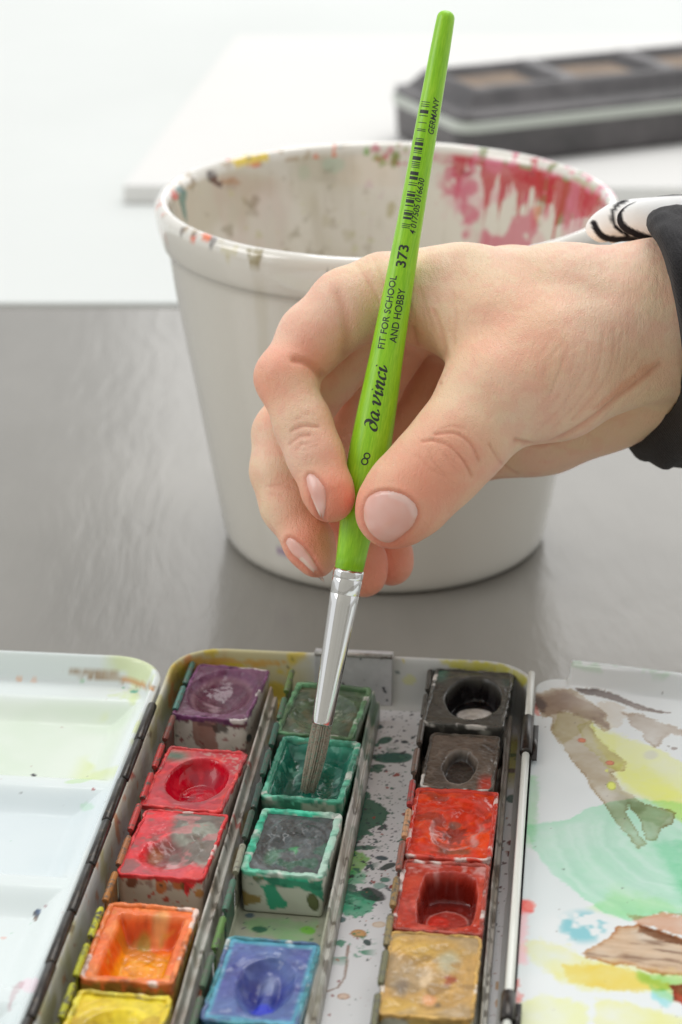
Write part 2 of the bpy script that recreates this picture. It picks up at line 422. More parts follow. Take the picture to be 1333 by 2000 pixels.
    band = g*ss(860, 900, q[:, 0])*ss(1185, 1150, q[:, 0])
    pt.put(band*0.85*ss(0.08, 0.22, run+0.45*ss(78, 84, z)-0.48*ss(81, 66, z)), (190, 4, 36))
    pt.put(band*0.45*ss(0.1, 0.3, pt.n(0.12))*ss(60, 76, z), (222, 110, 140))
    pt.cloud((222, 130, 160), 0.16, 0.09, 0.45, 0.12, gate=g*ss(850, 900, q[:, 0])*ss(40, 62, z), seed=4, o=4)
    pt.cloud((112, 132, 48), 0.36, 0.16, 0.8, 0.05, gate=g*ss(1030, 1080, q[:, 0])*ss(66, 76, z), seed=8)
    pt.spat(26, (880, 290, 1100, 345), (2, 9), [(190, 20, 46), (160, 16, 40)], 9, 0.7, 0.8, gate=g)
    pt.spat(16, (730, 280, 800, 320), (3, 9), [(196, 70, 100), (130, 150, 60), (150, 160, 80)], 6, 0.9, 0.7, gate=far)
    pt.spat(22, (700, 330, 790, 480), (1, 8), [(214, 190, 196), (190, 190, 140), (200, 200, 170)], 3, 1.1, 0.55, gate=g)
    pt.ell(771, 312, 8, 16, (120, 140, 50), 0.8, 10, 0.3, gate=g); pt.ell(716, 297, 9, 7, (120, 170, 70), 0.8, 0, 0.3)
    pt.ell(764, 410, 9, 16, (170, 160, 90), 0.6, 10, 0.4, gate=g); pt.ell(652, 322, 22, 14, (190, 212, 190), 0.55, 0, 0.3, gate=g)
    pt.ell(595, 338, 12, 14, (196, 206, 180), 0.5, 0, 0.3, gate=g)
    pt.poly([(446, 318), (480, 303), (524, 298), (524, 312), (500, 322), (470, 326)], (240, 208, 26), 0.95, 4, 0.4, 1.5)
    pt.poly([(402, 335), (425, 332), (424, 350), (436, 358), (432, 366), (418, 360), (404, 350)], (82, 62, 48), 0.9, 5, 0.5, 2)
    pt.poly([(425, 350), (460, 345), (470, 358), (440, 362)], (190, 150, 110), 0.6, 4, 0.4, 3)
    pt.poly([(352, 368), (366, 372), (364, 400), (366, 440), (358, 420), (350, 390)], (54, 130, 120), 0.9, 3, 0.5, 1.5)
    pt.ell(342, 382, 8, 10, (232, 70, 76), 0.95, -20, 0.25); pt.ell(352, 370, 9, 7, (60, 130, 140), 0.85)
    nf = ((np.sin(T) < 0.1)).astype(float)
    pt.ell(406, 462, 12, 6, (240, 110, 40), 0.95, 15, 0.3, gate=nf); pt.ell(376, 467, 6, 5, (236, 100, 50), 0.95, 0, 0.2, gate=nf)
    pt.ell(418, 468, 8, 7, (140, 134, 130), 0.9, -30, 0.3, gate=nf); pt.ell(413, 478, 4, 5, (110, 106, 100), 0.8, gate=nf)
    pt.poly([(430, 474), (440, 480), (450, 492), (462, 478), (466, 482), (458, 500), (444, 504), (432, 490)], (214, 206, 170), 0.8, 3, 0.4, 2, gate=nf)
    pt.poly([(482, 484), (514, 488), (510, 506), (502, 522), (492, 522), (484, 504)], (170, 158, 120), 0.92, 3, 0.5, 1.5, (130, 118, 84), 0.5, gate=nf)
    pt.ell(494, 494, 6, 6, (206, 200, 180), 0.7, gate=nf)
    pt.spat(40, (320, 395, 470, 470), (1, 4), [(200, 190, 160), (214, 170, 160), (150, 140, 110)], 4, 0.8, 0.6, gate=nf)
    pt.poly([(492, 545), (520, 548), (530, 700), (515, 760), (505, 660)], (204, 196, 172), 0.35, 6, 0.3, 8, gate=nf)
    pt.ell(639, 527, 3, 4, (70, 60, 60), 0.9, gate=nf); pt.ell(556, 557, 3, 3, (180, 160, 130), 0.8, gate=nf)
    pt.ell(556, 1078, 14, 3, (150, 110, 160), 0.8, 15, 0.3, gate=nf); pt.ell(931, 1070, 3, 2, (120, 116, 108), 0.8, gate=nf)
    pt.spat(36, (330, 560, 1080, 1130), (0.8, 2.2), [(180, 176, 160), (160, 150, 140)], 14, 0.9, 0.5, gate=nf)
    rr_ = rim*ss(880, 930, q[:, 0])*(np.sin(T) > -0.25)
    pt.put(rr_*0.85*ss(0.02, 0.14, fbm(P*0.22, 61, 4)), (200, 24, 58)); pt.put(rr_*0.7*ss(0.12, 0.24, fbm(P*0.30, 66, 3)), (226, 120, 150)); pt.put(rr_*0.8*ss(0.28, 0.36, fbm(P*0.35, 71, 3)), (120, 134, 60))
    rl_ = rim*ss(700, 640, q[:, 0])*(np.sin(T) > -0.6)
    pt.put(rl_*0.75*ss(0.26, 0.34, fbm(P*0.3, 76, 4)), (176, 150, 110)); pt.put(rl_*0.8*ss(0.36, 0.42, fbm(P*0.33, 81, 4)), (110, 96, 80)); pt.put(rl_*0.8*ss(0.38, 0.43, fbm(P*0.4, 86, 3)), (230, 110, 60))
    pt.cloud((206, 70, 110), 0.22, 0.16, 0.7, 0.08, gate=g*ss(840, 880, q[:, 0])*ss(1130, 1090, q[:, 0])*ss(30, 55, z), seed=12, o=4)
    pt.cloud((150, 140, 110), 0.30, 0.2, 0.55, 0.08, gate=g*ss(760, 700, q[:, 0]), seed=14, o=4)
    # drip relief
    dr = 0.35*ss(1.5, 0.2, np.hypot((q[:, 0]-497)/14, (q[:, 1]-504)/18))*nf*(I < 57)
    P[:, 0] += dr*np.cos(T); P[:, 1] += dr*np.sin(T)
    mk('cup_body', P, gridF(n, m, wrap_u=True), M_cup, e, pt.C)
cup()

# ------------------------------------------------------------------ open metal paint box
BOX = empty('paint_box', W(-45, 330, 0), 'open white metal paint box with stained lids, holding three rows of pans', 'paint box')
T0, T1, SA, SB = 216.0, 455.2, -84.0, -6.3
def roundc(Sg, Tg, a, b_, c, d, r):
    dx = Sg-np.clip(Sg, a+r, b_-r); dy = Tg-np.clip(Tg, c+r, d-r); mxx = np.maximum(abs(dx), abs(dy))
    k = np.where((abs(dx) > 0) & (abs(dy) > 0), mxx/(np.hypot(dx, dy)+1e-9), 1.0); return Sg-dx+dx*k, Tg-dy+dy*k
def box_body():
    def ringset(prof, t0=T0):
        V = []
        for ins, z, r in prof:
            o = rrect(SA+ins, SB-ins, t0+ins, T1-ins, r, n=14)
            V.append(o)
        return V
    # wall with painted inner face
    outl = rrect(SA, SB, T0, T1, 11, step=0.5)
    # normals toward the inside
    nx = np.roll(outl, -1, 0)-np.roll(outl, 1, 0); nx /= np.hypot(*nx.T)[:, None]; inn = np.stack([-nx[:, 1], nx[:, 0]], 1)
    prof = [(0.0, 0.15), (0.0, 4.0), (0.0, 12.6), (0.05, 13.1), (0.35, 13.4), (0.75, 13.3), (0.95, 12.9)]+[(1.0+0.025*k, 12.5-k*0.62) for k in range(1, 15)]+[(1.5, 2.9), (1.8, 2.1), (2.3, 1.7), (3.0, 1.6)]
    V = np.concatenate([np.c_[outl+inn*i_, np.full(len(outl), z_)] for i_, z_ in prof]); n = len(outl); m = len(prof)
    P = Wn(V); pt = Paint(P, (206, 208, 206), 0.3, 21)
    k = np.repeat(np.arange(m), n); up = (V[:, 2] > 1)
    inside = (k >= 3).astype(float)
    st = V[:, 0]; tt = V[:, 1]
    back = ss(T1-14, T1-6, tt)*inside
    pt.cloud((196, 186, 120), -0.25, 0.07, 0.75, 0.2, gate=inside*ss(-30, -70, st)*ss(432, 442, tt)); pt.cloud((190, 184, 150), 0.0, 0.09, 0.5, 0.2, gate=inside*ss(-70, -80, st))
    pt.poly([(335, 1300), (372, 1284), (520, 1288), (560, 1296), (500, 1302), (430, 1300), (380, 1312), (330, 1340)], (205, 156, 60), 0.95, 8, 0.3, 3, gate=inside, tex=0.3)
    pt.cloud((208, 186, 50), 0.02, 0.22, 0.8, 0.08, gate=back*ss(-50, -58, st))
    pt.cloud((176, 170, 100), 0.10, 0.12, 0.6, 0.12, gate=inside*ss(-70, -82, st), seed=3)
    pt.cloud((196, 120, 60), 0.30, 0.25, 0.7, 0.06, gate=inside*ss(-70, -82, st), seed=5)
    pt.poly([(862, 1290), (960, 1292), (1010, 1305), (1032, 1330), (1020, 1345), (1000, 1322), (950, 1312), (905, 1312), (880, 1302)], (196, 190, 36), 0.9, 7, 0.35, 2.5, gate=inside, tex=0.3)
    pt.ell(800, 1328, 14, 10, (214, 214, 110), 0.5, 0, 0.4, gate=inside)
    pt.spat(70, (540, 1285, 1000, 1345), (0.7, 4), [(60, 90, 90), (60, 60, 60), (206, 190, 60)], 3, 0.8, 0.8, gate=inside)
    pt.spat(90, (60, 1380, 340, 2000), (0.7, 6), [(150, 90, 60), (90, 70, 50), (170, 60, 50)], 4, 1.6, 0.7, gate=inside)
    mk('tray_wall', P, gridF(m, n, wrap_v=True, flip=True), M_enamel, BOX, pt.C)
    # floor, dense where it is seen
    s = np.arange(SA+2.6, SB-2.5, 0.28); t = np.r_[np.arange(T0+2.6, 306, 3.0), np.arange(306, T1-2.6, 0.28), T1-2.65]
    Sg, Tg = np.meshgrid(s, t, indexing='ij'); Sg, Tg = roundc(Sg, Tg, SA+2.6, SB-2.6, T0+2.6, T1-2.65, 8.4); V = np.c_[Sg.ravel(), Tg.ravel(), np.full(Sg.size, 1.6)]
    V[:, 2] += 0.12*fbm(V*np.array([0.05, 0.05, 0]), 4, 2)
    P = Wn(V); pt = Paint(P, (236, 237, 239), 0.27, 22)
    st, tt = V[:, 0], V[:, 1]
    # left gutter between first and second row: ochre and red splashes
    pt.cloud((206, 168, 20), -0.02, 0.16, 0.9, 0.05, gate=ss(-64, -62, st)*ss(-57, -60.5, st)*ss(380, 384, tt))
    pt.poly([(505, 1350), (545, 1352), (548, 1385), (525, 1392), (508, 1400)], (216, 176, 22), 0.95, 4, 0.4, 1.5)
    pt.ell(528, 1362, 8, 7, (70, 36, 30), 0.9); pt.ell(522, 1382, 8, 12, (140, 80, 30), 0.8)
    pt.poly([(470, 1575), (492, 1555), (500, 1600), (478, 1625), (466, 1610)], (212, 160, 20), 0.9, 5, 0.5, 1.5)
    pt.spat(50, (455, 1555, 500, 1625), (1, 4), [(200, 46, 40), (170, 40, 40)], 12, 0.8, 0.85)
    pt.poly([(370, 1910), (405, 1890), (400, 1945), (372, 1985), (355, 1990)], (208, 104, 62), 0.9, 5, 0.4, 2)
    pt.poly([(392, 1820), (412, 1825), (400, 1850), (386, 1845)], (214, 170, 120), 0.5, 4, 0.5, 2)
    pt.spat(260, (370, 1370, 560, 1900), (0.6, 3.0), [(60, 60, 66), (120, 40, 50), (70, 90, 90)], 13, 0.75, 0.85, region=lambda x, y: 520-(y-1400)*0.30 < x < 560-(y-1400)*0.28)
    # wide gutter between rows two and three
    dk = (40, 98, 84)
    pt.poly([(742, 1366), (790, 1360), (845, 1364), (842, 1372), (790, 1372), (752, 1384), (742, 1382)], (84, 96, 60), 0.9, 4, 0.5, 1.5, (60, 96, 80), 0.5)
    pt.poly([(560, 1342), (850, 1345), (850, 1358), (560, 1356)], (190, 180, 120), 0.25, 4, 0.4, 3)
    pt.poly([(700, 1460), (722, 1470), (716, 1500), (705, 1530), (722, 1560), (745, 1570), (762, 1588), (748, 1612), (720, 1620), (700, 1650), (690, 1670), (660, 1700), (640, 1700), (660, 1620)], (40, 110, 86), 0.96, 5, 0.45, 1.3, (34, 86, 70), 0.5)
    pt.poly([(700, 1640), (712, 1645), (706, 1668), (696, 1662)], (228, 229, 230), 0.9, 3, 0.5, 1)
    pt.poly([(668, 1668), (700, 1660), (722, 1676), (704, 1705), (680, 1722), (662, 1720)], (110, 190, 50), 0.92, 6, 0.4, 3, tex=0.3)
    pt.poly([(655, 1735), (690, 1742), (720, 1738), (742, 1752), (728, 1780), (700, 1792), (665, 1785), (645, 1770)], (0, 172, 124), 0.95, 7, 0.4, 2, (0, 120, 90), 0.5, tex=0.25)
    pt.poly([(655, 1700), (690, 1700), (720, 1705), (716, 1722), (690, 1726), (660, 1728)], (10, 176, 116), 0.85, 6, 0.4, 3, tex=0.4)
    pt.ell(728, 1748, 26, 12, (24, 50, 52), 0.9, 10, 0.4); pt.ell(762, 1480, 30, 10, (42, 104, 92), 0.96, -5, 0.15)
    pt.ell(777, 1480, 31, 10, (42, 104, 92), 0.96, -4, 0.12); pt.ell(752, 1446, 15, 6.5, (50, 104, 84), 0.95, -15, 0.15)
    pt.ell(740, 1497, 13, 5, (60, 110, 90), 0.95, 0, 0.2); pt.ell(790, 1449, 7, 3, (44, 60, 70), 0.95); pt.ell(776, 1447, 4, 2.4, (60, 60, 80), 0.95)
    pt.ell(746, 1676, 12, 4.5, (20, 70, 80), 0.9, 5, 0.2); pt.ell(757, 1693, 18, 6, (24, 60, 60), 0.9, -20, 0.4); pt.ell(752, 1718, 10, 5, (40, 130, 110), 0.85, 0, 0.3)
    pt.ell(742, 1730, 12, 6, (60, 160, 140), 0.6); pt.ell(664, 1796, 12, 6, (50, 100, 100), 0.85, 0, 0.3)
    pt.ell(701, 1823, 16, 8, (214, 160, 90), 0.9, 5, 0.3, edge=(170, 110, 60)); pt.ell(718, 1841, 8, 6, (60, 84, 84), 0.95, 20, 0.2)
    pt.ell(740, 1806, 14, 6, (232, 206, 170), 0.6, 0, 0.3, edge=(206, 160, 120)); pt.ell(671, 1946, 12, 6, (226, 190, 160), 0.7, 0, 0.2, edge=(180, 120, 80), ea=0.8)
    for a, b_ in zip([(681, 1846), (678, 1870), (677, 1890), (673, 1910), (660, 1928), (640, 1936)], [(678, 1870), (677, 1890), (673, 1910), (660, 1928), (640, 1936), (626, 1936)]):
        pt.poly([(a[0]-2.4, a[1]), (b_[0]-2.4, b_[1]), (b_[0]+2.4, b_[1]+1), (a[0]+2.4, a[1]+1)], (150, 116, 96), 0.8, 1.5, 0.6, 1.2)
    pt.poly([(716, 1390), (728, 1395), (722, 1450), (716, 1500), (708, 1470)], (58, 104, 84), 0.8, 5, 0.5, 1.5)
    pt.cloud((46, 108, 88), 0.24, 0.35, 0.92, 0.03, gate=ss(-40.5, -39, st)*ss(-33, -36, st)*ss(372, 380, tt)*ss(440, 430, tt), o=4)
    pt.cloud((30, 140, 104), 0.20, 0.30, 0.85, 0.05, gate=ss(-41, -39, st)*ss(-31, -34, st)*ss(352, 358, tt)*ss(378, 374, tt), o=4, seed=3)
    reg = lambda x, y: 735-(y-1380)*0.19 < x < 848-(y-1360)*0.17
    pt.spat(760, (640, 1350, 850, 1990), (0.5, 3.0), [(44, 60, 70), (60, 70, 90), (40, 90, 80), (50, 50, 60)], 31, 0.7, 0.9, region=lambda x, y: reg(x, y) and y < 1800)
    pt.spat(90, (640, 1400, 850, 1990), (1.2, 7), [(44, 84, 84), (44, 56, 66), (60, 120, 100), (160, 60, 50)], 32, 0.6, 0.92, region=lambda x, y: reg(x, y) and y < 1750)
    pt.spat(70, (640, 1700, 850, 1990), (0.6, 3.2), [(150, 60, 60), (190, 120, 90), (60, 80, 80)], 33, 0.9, 0.8, region=reg)
    # right gutter
    pt.cloud((176, 170, 50), -0.05, 0.14, 0.85, 0.1, gate=ss(-12, -10.5, st)*ss(418, 428, tt)*ss(446, 440, tt))
    pt.spat(330, (930, 1440, 1030, 2000), (0.6, 3.4), [(90, 40, 46), (130, 50, 50), (60, 60, 70), (170, 110, 80)], 35, 0.8, 0.85)
    for x, y, rx, ry, c in ((1003, 1475, 9, 4, (100, 120, 80)), (1001, 1505, 10, 5, (84, 50, 54)), (1000, 1560, 10, 8, (30, 90, 80)), (998, 1646, 7, 5, (120, 50, 50)), (996, 1668, 6, 6, (110, 46, 46)), (972, 1960, 5, 8, (206, 160, 110)), (972, 1925, 5, 9, (206, 170, 130))):
        pt.ell(x, y, rx, ry, c, 0.9, 0, 0.2)
    # slot floor showing between slate green and blue pans
    pt.poly([(440, 1770), (640, 1782), (625, 1880), (420, 1860)], (150, 150, 128), 0.9, 4, 0.3, 4)
    pt.poly([(470, 1795), (620, 1800), (610, 1845), (540, 1835), (490, 1820)], (120, 170, 110), 0.6, 10, 0.3, 5, tex=0.6)
    pt.ell(508, 1815, 15, 6, (36, 96, 70), 0.9, 0, 0.2); pt.ell(602, 1817, 14, 7, (110, 170, 60), 0.85, 10, 0.3); pt.ell(488, 1788, 9, 5, (50, 80, 100), 0.8)
    pt.ell(525, 1800, 8, 4, (130, 110, 60), 0.5)
    mk('tray_floor', P, gridF(len(s), len(t)), M_enamel, BOX, pt.C)
    V, F = boxm(SA+4, SB-4, T0+4, T1-4, 0.15, 0.9); mk('tray_underside', V, F, M_white, BOX, smooth=False)
    # latch plate hooked over the back rim
    p0 = L(612, 1290, 13.5)[0]; p1 = L(766, 1290, 13.5)[0]
    parts = [boxm(p0, p1, T1-1.9, T1-1.35, 2.2, 14.0), boxm(p0, p1, T1-1.35, T1+0.9, 13.55, 14.0), boxm(p0, p1, T1+0.45, T1+0.9, 9.5, 13.55)]
    V, F = merge(parts); V = np.array(V)
    o = mk('latch_plate', V, F, M_plate, BOX, smooth=False); bevel(o, 0.15)
    V, F = tube([W(p0, T1-1.6, 13.9), W(p1, T1-1.6, 13.9)], 0.55, 12); mk('latch_roll', V, F, M_metal, BOX)
M_plate, nt, l, b = mat('spattered_plate', (0.55, 0.55, 0.56), 0.32, 0.15)
f = noise(nt, l, coords(nt, l), 420, 2, 0.5)
l.new(ramp(nt, l, f, [(0.30, (0.08, 0.09, 0.10)), (0.34, (0.52, 0.52, 0.53)), (0.7, (0.60, 0.60, 0.61))]), b.inputs['Base Color'])
box_body()

def rails():
    for row, (sc, seed) in enumerate(((-71.0, 1), (-49.0, 2), (-20.2, 3))):
        w0, w1 = sc-9.1, sc+8.3
        t = np.r_[np.arange(T0+8, 306, 2.5), np.arange(306, 447.5, 0.4)]
        prof = np.array([(w0-0.15, 4.4), (w0+0.1, 4.5), (w0+0.25, 2.5), (w0+0.6, 2.05)]+[(w0+0.6+(w1-1.4-w0)*k/44, 2.05) for k in range(1, 44)]+[(w1-0.8, 2.05), (w1-0.1, 2.6), (w1, 7.9), (w1+0.1, 8.5), (w1+0.3, 8.7), (w1+0.55, 8.4), (w1+0.7, 7.8), (w1+0.85, 6.4), (w1+1.0, 6.1), (w1+1.2, 6.1), (w1+1.4, 6.3), (w1+1.6, 6.1), (w1+1.7, 5.4), (w1+1.75, 1.75)])
        if row == 2: prof[49:, 1] = 2.05+(prof[49:, 1]-2.05)*0.6
        if row == 2: prof[50:, 0] = w1+(prof[50:, 0]-w1)*0.72
        T_, I_ = np.meshgrid(t, np.arange(len(prof)), indexing='ij'); T_ = T_.ravel(); I_ = I_.ravel()
        A = np.c_[prof[I_, 0], T_, prof[I_, 1]]; up = (A[:, 2] > 5)
        A[:, 2] += up*0.22*fbm(np.c_[T_*0.12, T_*0+seed, T_*0], seed, 2); A[:, 0] += up*0.15*fbm(np.c_[T_*0.09, T_*0+seed*3, T_*0], seed, 2)
        P = Wn(A); pt = Paint(P, (216, 214, 206), 0.33, 140+seed)
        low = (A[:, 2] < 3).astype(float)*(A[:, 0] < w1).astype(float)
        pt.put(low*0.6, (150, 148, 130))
        tint = ((150, 96, 70), (90, 110, 84), (120, 84, 70))[row]
        pt.cloud(tint, 0.05, 0.07, 0.5, 0.25); pt.cloud((128, 112, 80), 0.14, 0.16, 0.5, 0.15, seed=4); pt.cloud((206, 204, 194), 0.10, 0.12, 0.6, 0.15, seed=6)
        pt.cloud((80, 70, 56), 0.28, 0.4, 0.7, 0.1, seed=8)
        if row == 0: pt.put(0.8*ss(0.18, 0.3, pt.n(0.3))*ss(385, 395, A[:, 1])*ss(418, 412, A[:, 1]), (200, 60, 50))
        if row == 1: pt.put(0.75*ss(0.0, 0.25, pt.n(0.2))*ss(385, 400, A[:, 1]), (60, 110, 84))
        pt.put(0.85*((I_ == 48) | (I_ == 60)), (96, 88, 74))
        if row == 1:
            pt.poly([(430, 1765), (645, 1780), (630, 1885), (410, 1865)], (158, 160, 138), 0.9, 3, 0.3, 4)
            pt.poly([(470, 1795), (620, 1800), (610, 1845), (540, 1835), (490, 1820)], (120, 176, 110), 0.7, 10, 0.3, 5, tex=0.6)
            pt.ell(508, 1815, 15, 6, (30, 92, 66), 0.95, 0, 0.2); pt.ell(602, 1817, 14, 7, (110, 176, 56), 0.9, 10, 0.3); pt.ell(488, 1788, 9, 5, (50, 80, 100), 0.8)
            pt.spat(40, (440, 1775, 630, 1870), (0.8, 3), [(60, 96, 80), (130, 120, 60), (60, 60, 90)], 4, 0.7, 0.8)
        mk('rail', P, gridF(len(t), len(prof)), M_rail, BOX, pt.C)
def clip_cols(k, row):
    pal = {0: [(64, 110, 96), (70, 120, 110), (120, 60, 50), (190, 60, 56), (200, 60, 60), (196, 70, 66), (170, 110, 70), (180, 120, 60), (200, 200, 50), (180, 180, 40)],
           1: [(96, 120, 60), (70, 110, 80), (46, 96, 80), (44, 92, 76), (46, 80, 70), (60, 84, 70), (150, 150, 130), (70, 110, 90), (90, 130, 60), (70, 96, 70)],
           2: [(70, 66, 60), (74, 70, 64), (84, 74, 66), (120, 96, 84), (176, 60, 56), (200, 150, 110), (150, 90, 74), (150, 120, 70), (140, 124, 80), (110, 110, 80)]}[row]
    return pal[min(k, len(pal)-1)]
def clips():
    rr = random.Random(5)
    for row, (s0, ts) in enumerate(((-80.0, 451.0), (-58.2, 450.0), (-28.7, 454.0))):
        k = 0; t = ts
        while t > T0+14:
            ln = 9.6; dz = rr.uniform(-0.25, 0.35); ds = rr.uniform(-0.25, 0.35); tilt = rr.uniform(-0.25, 0.25)
            za = 11.2+dz
            parts = [boxm(s0-0.2+ds*0.3, s0+0.2+ds*0.3, t-ln, t, 2.2, za)]
            V, F = merge(parts)
            for i, v_ in enumerate(V):   # lean the plate a little
                pass
            tb = tube([W(s0+ds*0.3, t-ln-0.1, za-0.1), W(s0+ds*0.3, t-ln+0.4, za), W(s0+ds*0.3+tilt*0.5, t-0.4, za+tilt), W(s0+ds*0.3+tilt*0.5, t, za-0.1+tilt)], [0.55, 0.64, 0.64, 0.52], 12)
            V, F = merge([(V, F), tb]); V = np.array(V)
            # refine along t for colour
            pt = Paint(V, clip_cols(k, row), 0.4, 40+k)
            mm = np.arange(len(V)) >= 8
            c = np.array(lin(clip_cols(k, row))); pt.C[:, :3] = c*np.where(mm, 1.0, 0.75)[:, None]
            mk('clip', V, F, M_clipc, BOX, pt.C, smooth=False)
            t -= 12.28; k += 1
M_clipc, nt, l, b = mat('paint_smeared_clip', rough=0.42, metal=0.15)
a_ = nt.new('ShaderNodeVertexColor'); a_.layer_name = 'paint'
mx = nt.new('ShaderNodeMix'); mx.data_type = 'RGBA'; mx.blend_type = 'MIX'
f = noise(nt, l, coords(nt, l), 620, 4, 0.65)
mp = nt.new('ShaderNodeMapRange'); mp.inputs[1].default_value = 0.50; mp.inputs[2].default_value = 0.62; l.new(f, mp.inputs[0])
l.new(mp.outputs[0], mx.inputs[0]); l.new(a_.outputs[0], mx.inputs[6]); mx.inputs[7].default_value = (0.10, 0.095, 0.08, 1)
l.new(mx.outputs[2], b.inputs['Base Color'])
bump(nt, l, b, f, 0.3, 0.0003)
rails(); clips()

def hinges():
    # black barrels on the left, white rod with black barrels on the right
    t = 426.0; k = 0
    while t > T0+15:
        ln = 15.6; j = 0.12*math.sin(k*2.3)
        V, F = tube([W(-84.1+j, t-ln, 13.7), W(-84.1+j, t-ln+0.3, 13.75), W(-84.1+j, t-0.3, 13.75), W(-84.1+j, t, 13.7)], [0.8, 0.98, 0.98, 0.8], 18)
        mk('hinge_barrel', V, F, M_black, BOX)
        t -= 16.0; k += 1
    x = -7.0
    for a, b_ in ((449.5, 428.6), (413.4, 330.0), (322, 236)):
        V, F = tube([W(x, b_, 13.5), W(x, b_+0.4, 13.6), W(x, a-0.4, 13.6), W(x, a, 13.5)], [0.6, 0.76, 0.76, 0.6], 18); mk('hinge_rod', V, F, M_rodw, BOX)
    for a, b_ in ((428.4, 413.6), (329.8, 322.2)):
        V, F = tube([W(x-0.05, b_, 13.6), W(x-0.05, b_+0.3, 13.7), W(x-0.05, a-0.3, 13.7), W(x-0.05, a, 13.6)], [1.0, 1.25, 1.25, 1.0], 18)
        V, F = merge([(V, F), boxm(x+0.9, x+2.2, b_-1.5, a-1.8, 12.9, 13.25)]); mk('hinge_barrel', V, F, M_black, BOX)
M_rodw, nt, l, b = mat('cream_enamel_rod', (0.76, 0.77, 0.70), 0.25, 0, 0.2)
f = noise(nt, l, coords(nt, l, (1, 0.3, 1)), 260, 3, 0.6)
l.new(ramp(nt, l, f, [(0.30, (0.60, 0.30, 0.30)), (0.36, (0.74, 0.75, 0.68)), (0.7, (0.80, 0.81, 0.75))]), b.inputs['Base Color'])
hinges()

